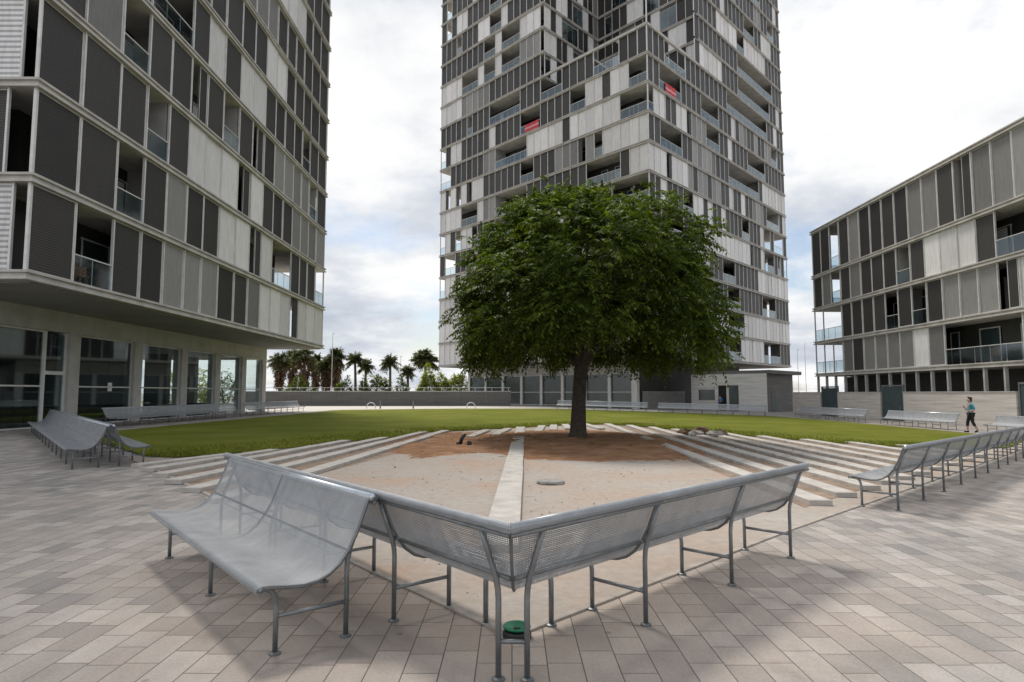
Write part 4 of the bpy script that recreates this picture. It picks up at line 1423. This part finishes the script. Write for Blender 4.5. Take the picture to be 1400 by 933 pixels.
for i_, (x, y, r, mt, lb) in enumerate([(6.3, 23.6, .30, 'clod', 'dark brown clod at the left end of the rubble right of the trunk'), (6.9, 23.9, .42, 'clod', 'largest dark brown clod in the rubble right of the trunk'), (7.5, 23.4, .30, 'clod', 'dark brown clod at the right end of the rubble right of the trunk'),
                                       (6.5, 22.9, .26, 'stone', 'grey broken lump before the dark rubble, left one'), (7.1, 22.7, .30, 'stone', 'grey broken lump before the dark rubble, right one')]):
    b = MB(); lump(b, (x, y, gz(x) + .09), r, i_ + 3, .5)
    tag(b.build('rubble_lump', M[mt], origin=(x, y, gz(x))), lb, 'rubble', 'rubble lumps on the beams right of the tree')
b = MB(); b.lathe((.62, 10.5, .008), [(.21, 0), (.23, .02), (.22, .045), (.12, .055)], 22)
b.box(.45, 10.3, .008, .8, 10.36, .03)
tag(b.build('stone_lid', M['stone'], origin=(.62, 10.5, .008)), 'flat grey round lid lying on the pale sand before the tree', 'lid')
b = MB(); b.tube([(-1.42, 17.8, .06), (-1.38, 17.8, .2), (-1.29, 17.8, .34)], [.055, .05, .05], 10); b.tube([(-1.42, 17.8, .05), (-1.5, 17.75, .1)], .05, 8)
tag(b.build('pipe_stub', M['black'], origin=(-1.42, 17.8, .05), smooth=True), 'black leaning pipe stub sticking out of the red soil', 'pipe')
b = MB(); lump(b, (-1.16, 17.6, .10), .075, 9, .9)
tag(b.build('black_knob', M['black'], origin=(-1.16, 17.6, .1)), 'small black knob on the red soil right of the pipe stub', 'debris')
# irrigation valve lid by the corner legs
v = empty('valve_box', (.03, 3.97, 0), 'green round irrigation valve lid between the corner bench legs', 'valve lid')
b = MB(); b.lathe((.03, 3.97, .0), [(.085, -.01), (.085, .03), (.078, .042)], 24); b.build('box_rim', M['black'], v, smooth=False)
b = MB(); b.lathe((.03, 3.985, .05), [(.080, 0), (.084, .008), (.080, .016), (.03, .02)], 24); lid = b.build('lid', M['green'], v)
b = MB(); b.obox((.01, 3.91, .0655), (.04, 0, 0), (0, .025, 0), (0, 0, .006)); b.build('notch', M['black'], lid)
# notices on the shop glass
for y, zz, lb in ((31.6, 1.55, 'white paper notice on the glass of the bay nearest the door'), (40.9, 1.5, 'white paper notice on the glass of a far bay of the left block')):
    b = MB(); b.box(BX - .199, y, zz, BX - .19, y + .32, zz + .42)
    tag(b.build('paper_notice', M['paper'], origin=(BX - .19, y, zz)), lb, 'notice', 'paper notices on shop glass')


def chair(x, y, z, rot, label, grp='wooden folding chairs on balconies'):
    root = empty('wooden_chair', (x, y, z), label, 'chair', grp)
    ca, sa = math.cos(rot), math.sin(rot)
    def T(u, v_, w_): return (x + ca * u - sa * v_, y + sa * u + ca * v_, z + w_)
    for s in (-.22, .22):
        b = MB(); b.tube([T(-.2, s, 0), T(.22, s, .45), T(.32, s, .9)], .022, 6); b.build('back_leg', M['wood'], root)
        b = MB(); b.tube([T(.25, s * .9, 0), T(-.22, s * .9, .45)], .022, 6); b.build('front_leg', M['wood'], root)
    b = MB()
    for k in range(5):
        p = Vector(T(-.22 + k * .09, -.22, .45)); b.obox(p, Vector(T(-.15 + k * .09, -.22, .45)) - p, Vector(T(-.22 + k * .09, .22, .45)) - p, (0, 0, .02))
    b.build('seat', M['wood'], root)
    b = MB()
    for k in range(4):
        p = Vector(T(.24 + k * .022, -.22, .55 + k * .09)); b.obox(p, Vector(T(.26 + k * .022, -.22, .55 + k * .09)) - p, Vector(T(.24 + k * .022, .22, .55 + k * .09)) - p, (0, 0, .06))
    b.build('backrest', M['wood'], root)


chair(-16.2, 22.85, 5.355, .5, 'brown wooden folding chair on the lowest left balcony, nearer one')
chair(-16.2, 23.9, 5.355, 2.4, 'brown wooden folding chair on the lowest left balcony, farther one')
chair(29.3, 38.9, 3.305, 1.1, 'brown wooden folding chair on the lowest balcony of the right block')

# ------------------------------------------------------------------ people
def skin_obj(name, joints, edges, m, parent, sub=2):
    me = bpy.data.meshes.new(name)
    o0 = world_loc(parent)
    me.from_pydata([tuple(Vector(j[0]) - o0) for j in joints], edges, [])
    me.materials.append(m)
    o = bpy.data.objects.new(name, me); COL.objects.link(o); o.parent = parent
    md = o.modifiers.new('skin', 'SKIN')
    md.use_smooth_shade = True
    for i, j in enumerate(joints):
        r = j[1] if hasattr(j[1], '__len__') else (j[1], j[1])
        me.skin_vertices[0].data[i].radius = r
        me.skin_vertices[0].data[i].use_root = (i == 0)
    sb = o.modifiers.new('sub', 'SUBSURF'); sb.levels = sub; sb.render_levels = sub
    return o


def person(x, y, z, ang, label, top, bottom, hgt=1.62, phone=True):
    root = empty('person', (x, y, z), label, 'person')
    ca, sa = math.cos(ang), math.sin(ang); k = hgt / 1.7
    def T(f, l, h): return (x + (ca * f - sa * l) * k, y + (sa * f + ca * l) * k, z + h * k)
    # walking: right leg forward, left leg trailing with bent knee; forearms raised towards the chest and face
    J = [(T(0, 0, .95), (.115, .095)), (T(0, 0, 1.12), (.1, .078)), (T(.01, 0, 1.3), (.125, .09)), (T(.02, 0, 1.42), (.08, .065)), (T(.03, 0, 1.50), .048), (T(.05, 0, 1.56), .062), (T(.06, 0, 1.63), (.078, .088)), (T(.055, 0, 1.69), .055),
         (T(.0, -.09, .9), .085), (T(.12, -.1, .5), .058), (T(.14, -.1, .28), .05), (T(.12, -.1, .09), .036), (T(.24, -.11, .035), .032),
         (T(-.0, .09, .9), .085), (T(-.02, .1, .5), .058), (T(-.13, .1, .3), .048), (T(-.22, .1, .14), .036), (T(-.16, .1, .05), .03),
         (T(.01, -.17, 1.38), .052), (T(-.03, -.24, 1.12), .038), (T(.17, -.16, 1.18), .03), (T(.26, -.10, 1.30), .026), (T(.28, -.08, 1.37), (.03, .018)),
         (T(.01, .17, 1.38), .052), (T(-.08, .25, 1.14), .038), (T(.14, .21, 1.07), .03), (T(.24, .16, 1.10), .026), (T(.31, .14, 1.12), (.03, .018))]
    E_ = [(0, 1), (1, 2), (2, 3), (3, 4), (4, 5), (5, 6), (6, 7), (0, 8), (8, 9), (9, 10), (10, 11), (11, 12), (0, 13), (13, 14), (14, 15), (15, 16), (16, 17), (3, 18), (18, 19), (19, 20), (20, 21), (21, 22), (3, 23), (23, 24), (24, 25), (25, 26), (26, 27)]
    skin_obj('body', J, E_, M['skin'], root)
    def sub_(ids, grow):
        mp = {i_: n_ for n_, i_ in enumerate(ids)}
        jj = []
        for i_ in ids:
            r = J[i_][1]; r = r if hasattr(r, '__len__') else (r, r)
            jj.append((J[i_][0], (r[0] + grow, r[1] + grow)))
        return jj, [(mp[a], mp[b]) for a, b in E_ if a in mp and b in mp]
    jj, ee = sub_([1, 0, 2, 3, 18, 19, 23, 24], .016); 
    jj = [(p_, (r_[0] + .02, r_[1] + .02)) if n_ < 2 else (p_, r_) for n_, (p_, r_) in enumerate(jj)]; skin_obj('shirt', jj, ee, top, root)
    jj, ee = sub_([0, 8, 9, 10, 13, 14, 15], .016); skin_obj('trousers', jj, ee, bottom, root)
    jj = [(T(.03, 0, 1.665), (.085, .092)), (T(.02, 0, 1.70), .065), (T(-.03, 0, 1.58), .06), (T(-.06, 0, 1.50), .035)]
    skin_obj('hair', jj, [(0, 1), (0, 2), (2, 3)], M['hair'], root)
    for s_, (a, b) in enumerate((((.08, -.1, .03), (.29, -.11, .03)), ((-.24, .1, .09), (-.10, .1, .02)))):
        b_ = MB(); p0, p1 = Vector(T(*a)), Vector(T(*b))
        b_.tube([p0, (p0 + p1) / 2 + Vector((0, 0, .01)), p1], [.036, .045, .03], 8); b_.build('shoe', M['trousers'], root, smooth=True)
    b_ = MB()
    for s_ in (-1, 1):
        c = Vector(T(.142, .03 * s_, 1.645)); b_.lathe((c.x, c.y, c.z), [(.003, -.008), (.009, 0), (.003, .008)], 6)
    b_.build('eyes', M['black'], root)
    b_ = MB(); b_.tube([T(.138, 0, 1.65), T(.165, 0, 1.605)], [.008, .016], 6); b_.build('nose', M['skin'], root, smooth=True)


person(21.4, 30.2, gz(21.4) + .005, PI * .93, 'person in a turquoise top and dark trousers walking past the pale benches', M['shirt'], M['trousers'], 1.58)
pq = PC + pd1 * 4.75 - pd2 * .55
person(pq.x, pq.y, -.44, -2.3, 'person in a bright blue top standing at the pavilion doorway', M['blue'], M['trousers'], 1.65)

# ------------------------------------------------------------------ light and sky
SUN_AZ, SUN_EL = math.radians(-27), math.radians(58)
w = bpy.data.worlds.new('World'); SC.world = w; w.use_nodes = True
nt = w.node_tree
bg = nt.nodes['Background']
sky = N(nt, 'ShaderNodeTexSky', sky_type='NISHITA', sun_disc=False)
sky.sun_elevation = SUN_EL; sky.sun_rotation = SUN_AZ
sky.air_density = 1.0; sky.dust_density = 1.5
tc = nt.nodes.new('ShaderNodeTexCoord').outputs['Generated']
sp = N(nt, 'ShaderNodeSeparateXYZ'); nt.links.new(tc, sp.inputs[0])
# project the view direction on a cloud layer overhead
mx = N(nt, 'ShaderNodeMath', operation='MAXIMUM'); nt.links.new(sp.outputs[2], mx.inputs[0]); mx.inputs[1].default_value = 0
ad = N(nt, 'ShaderNodeMath', operation='ADD'); nt.links.new(mx.outputs[0], ad.inputs[0]); ad.inputs[1].default_value = .28
dv = N(nt, 'ShaderNodeVectorMath', operation='DIVIDE')
cb = N(nt, 'ShaderNodeCombineXYZ')
for i_ in range(3): nt.links.new(ad.outputs[0], cb.inputs[i_])
nt.links.new(tc, dv.inputs[0]); nt.links.new(cb.outputs[0], dv.inputs[1])
mp = N(nt, 'ShaderNodeMapping'); mp.inputs['Location'].default_value = (3.3, 1.7, .4); nt.links.new(dv.outputs[0], mp.inputs[0])
n1 = noise(nt, mp.outputs[0], 1.5, 9, .56)
n2 = noise(nt, mp.outputs[0], 1.25, 8, .58)
cov = ramp(nt, [(.34, (.15, .15, .15)), (.47, (1, 1, 1))]); nt.links.new(n1, cov.inputs[0])
br = ramp(nt, [(.33, (3.7, 4.1, 4.8)), (.44, (5.3, 5.6, 6.1)), (.53, (7.3, 7.35, 7.45)), (.63, (8.7, 8.6, 8.4))]); nt.links.new(n2, br.inputs[0])
skyc = mixc(nt, cov.outputs[0], sky.outputs[0], br.outputs[0])
nt.links.new(skyc, bg.inputs['Color'])
bg.inputs['Strength'].default_value = .1
sd = bpy.data.lights.new('sun', 'SUN'); sd.energy = 2.4; sd.angle = math.radians(12); sd.color = (1, .94, .86)
so = bpy.data.objects.new('sun', sd); COL.objects.link(so)
dirv = Vector((math.sin(SUN_AZ) * math.cos(SUN_EL), math.cos(SUN_AZ) * math.cos(SUN_EL), math.sin(SUN_EL)))
so.rotation_euler = (-dirv).to_track_quat('-Z', 'Y').to_euler()
so.location = (0, 0, 90)
vs_ = SC.view_settings
vs_.view_transform = 'Standard'; vs_.look = 'None'; vs_.exposure = 0.38; vs_.gamma = 1; vs_.use_curve_mapping = False
SC.cycles.max_bounces = 8; SC.cycles.transparent_max_bounces = 24
SC.cycles.use_denoising = True
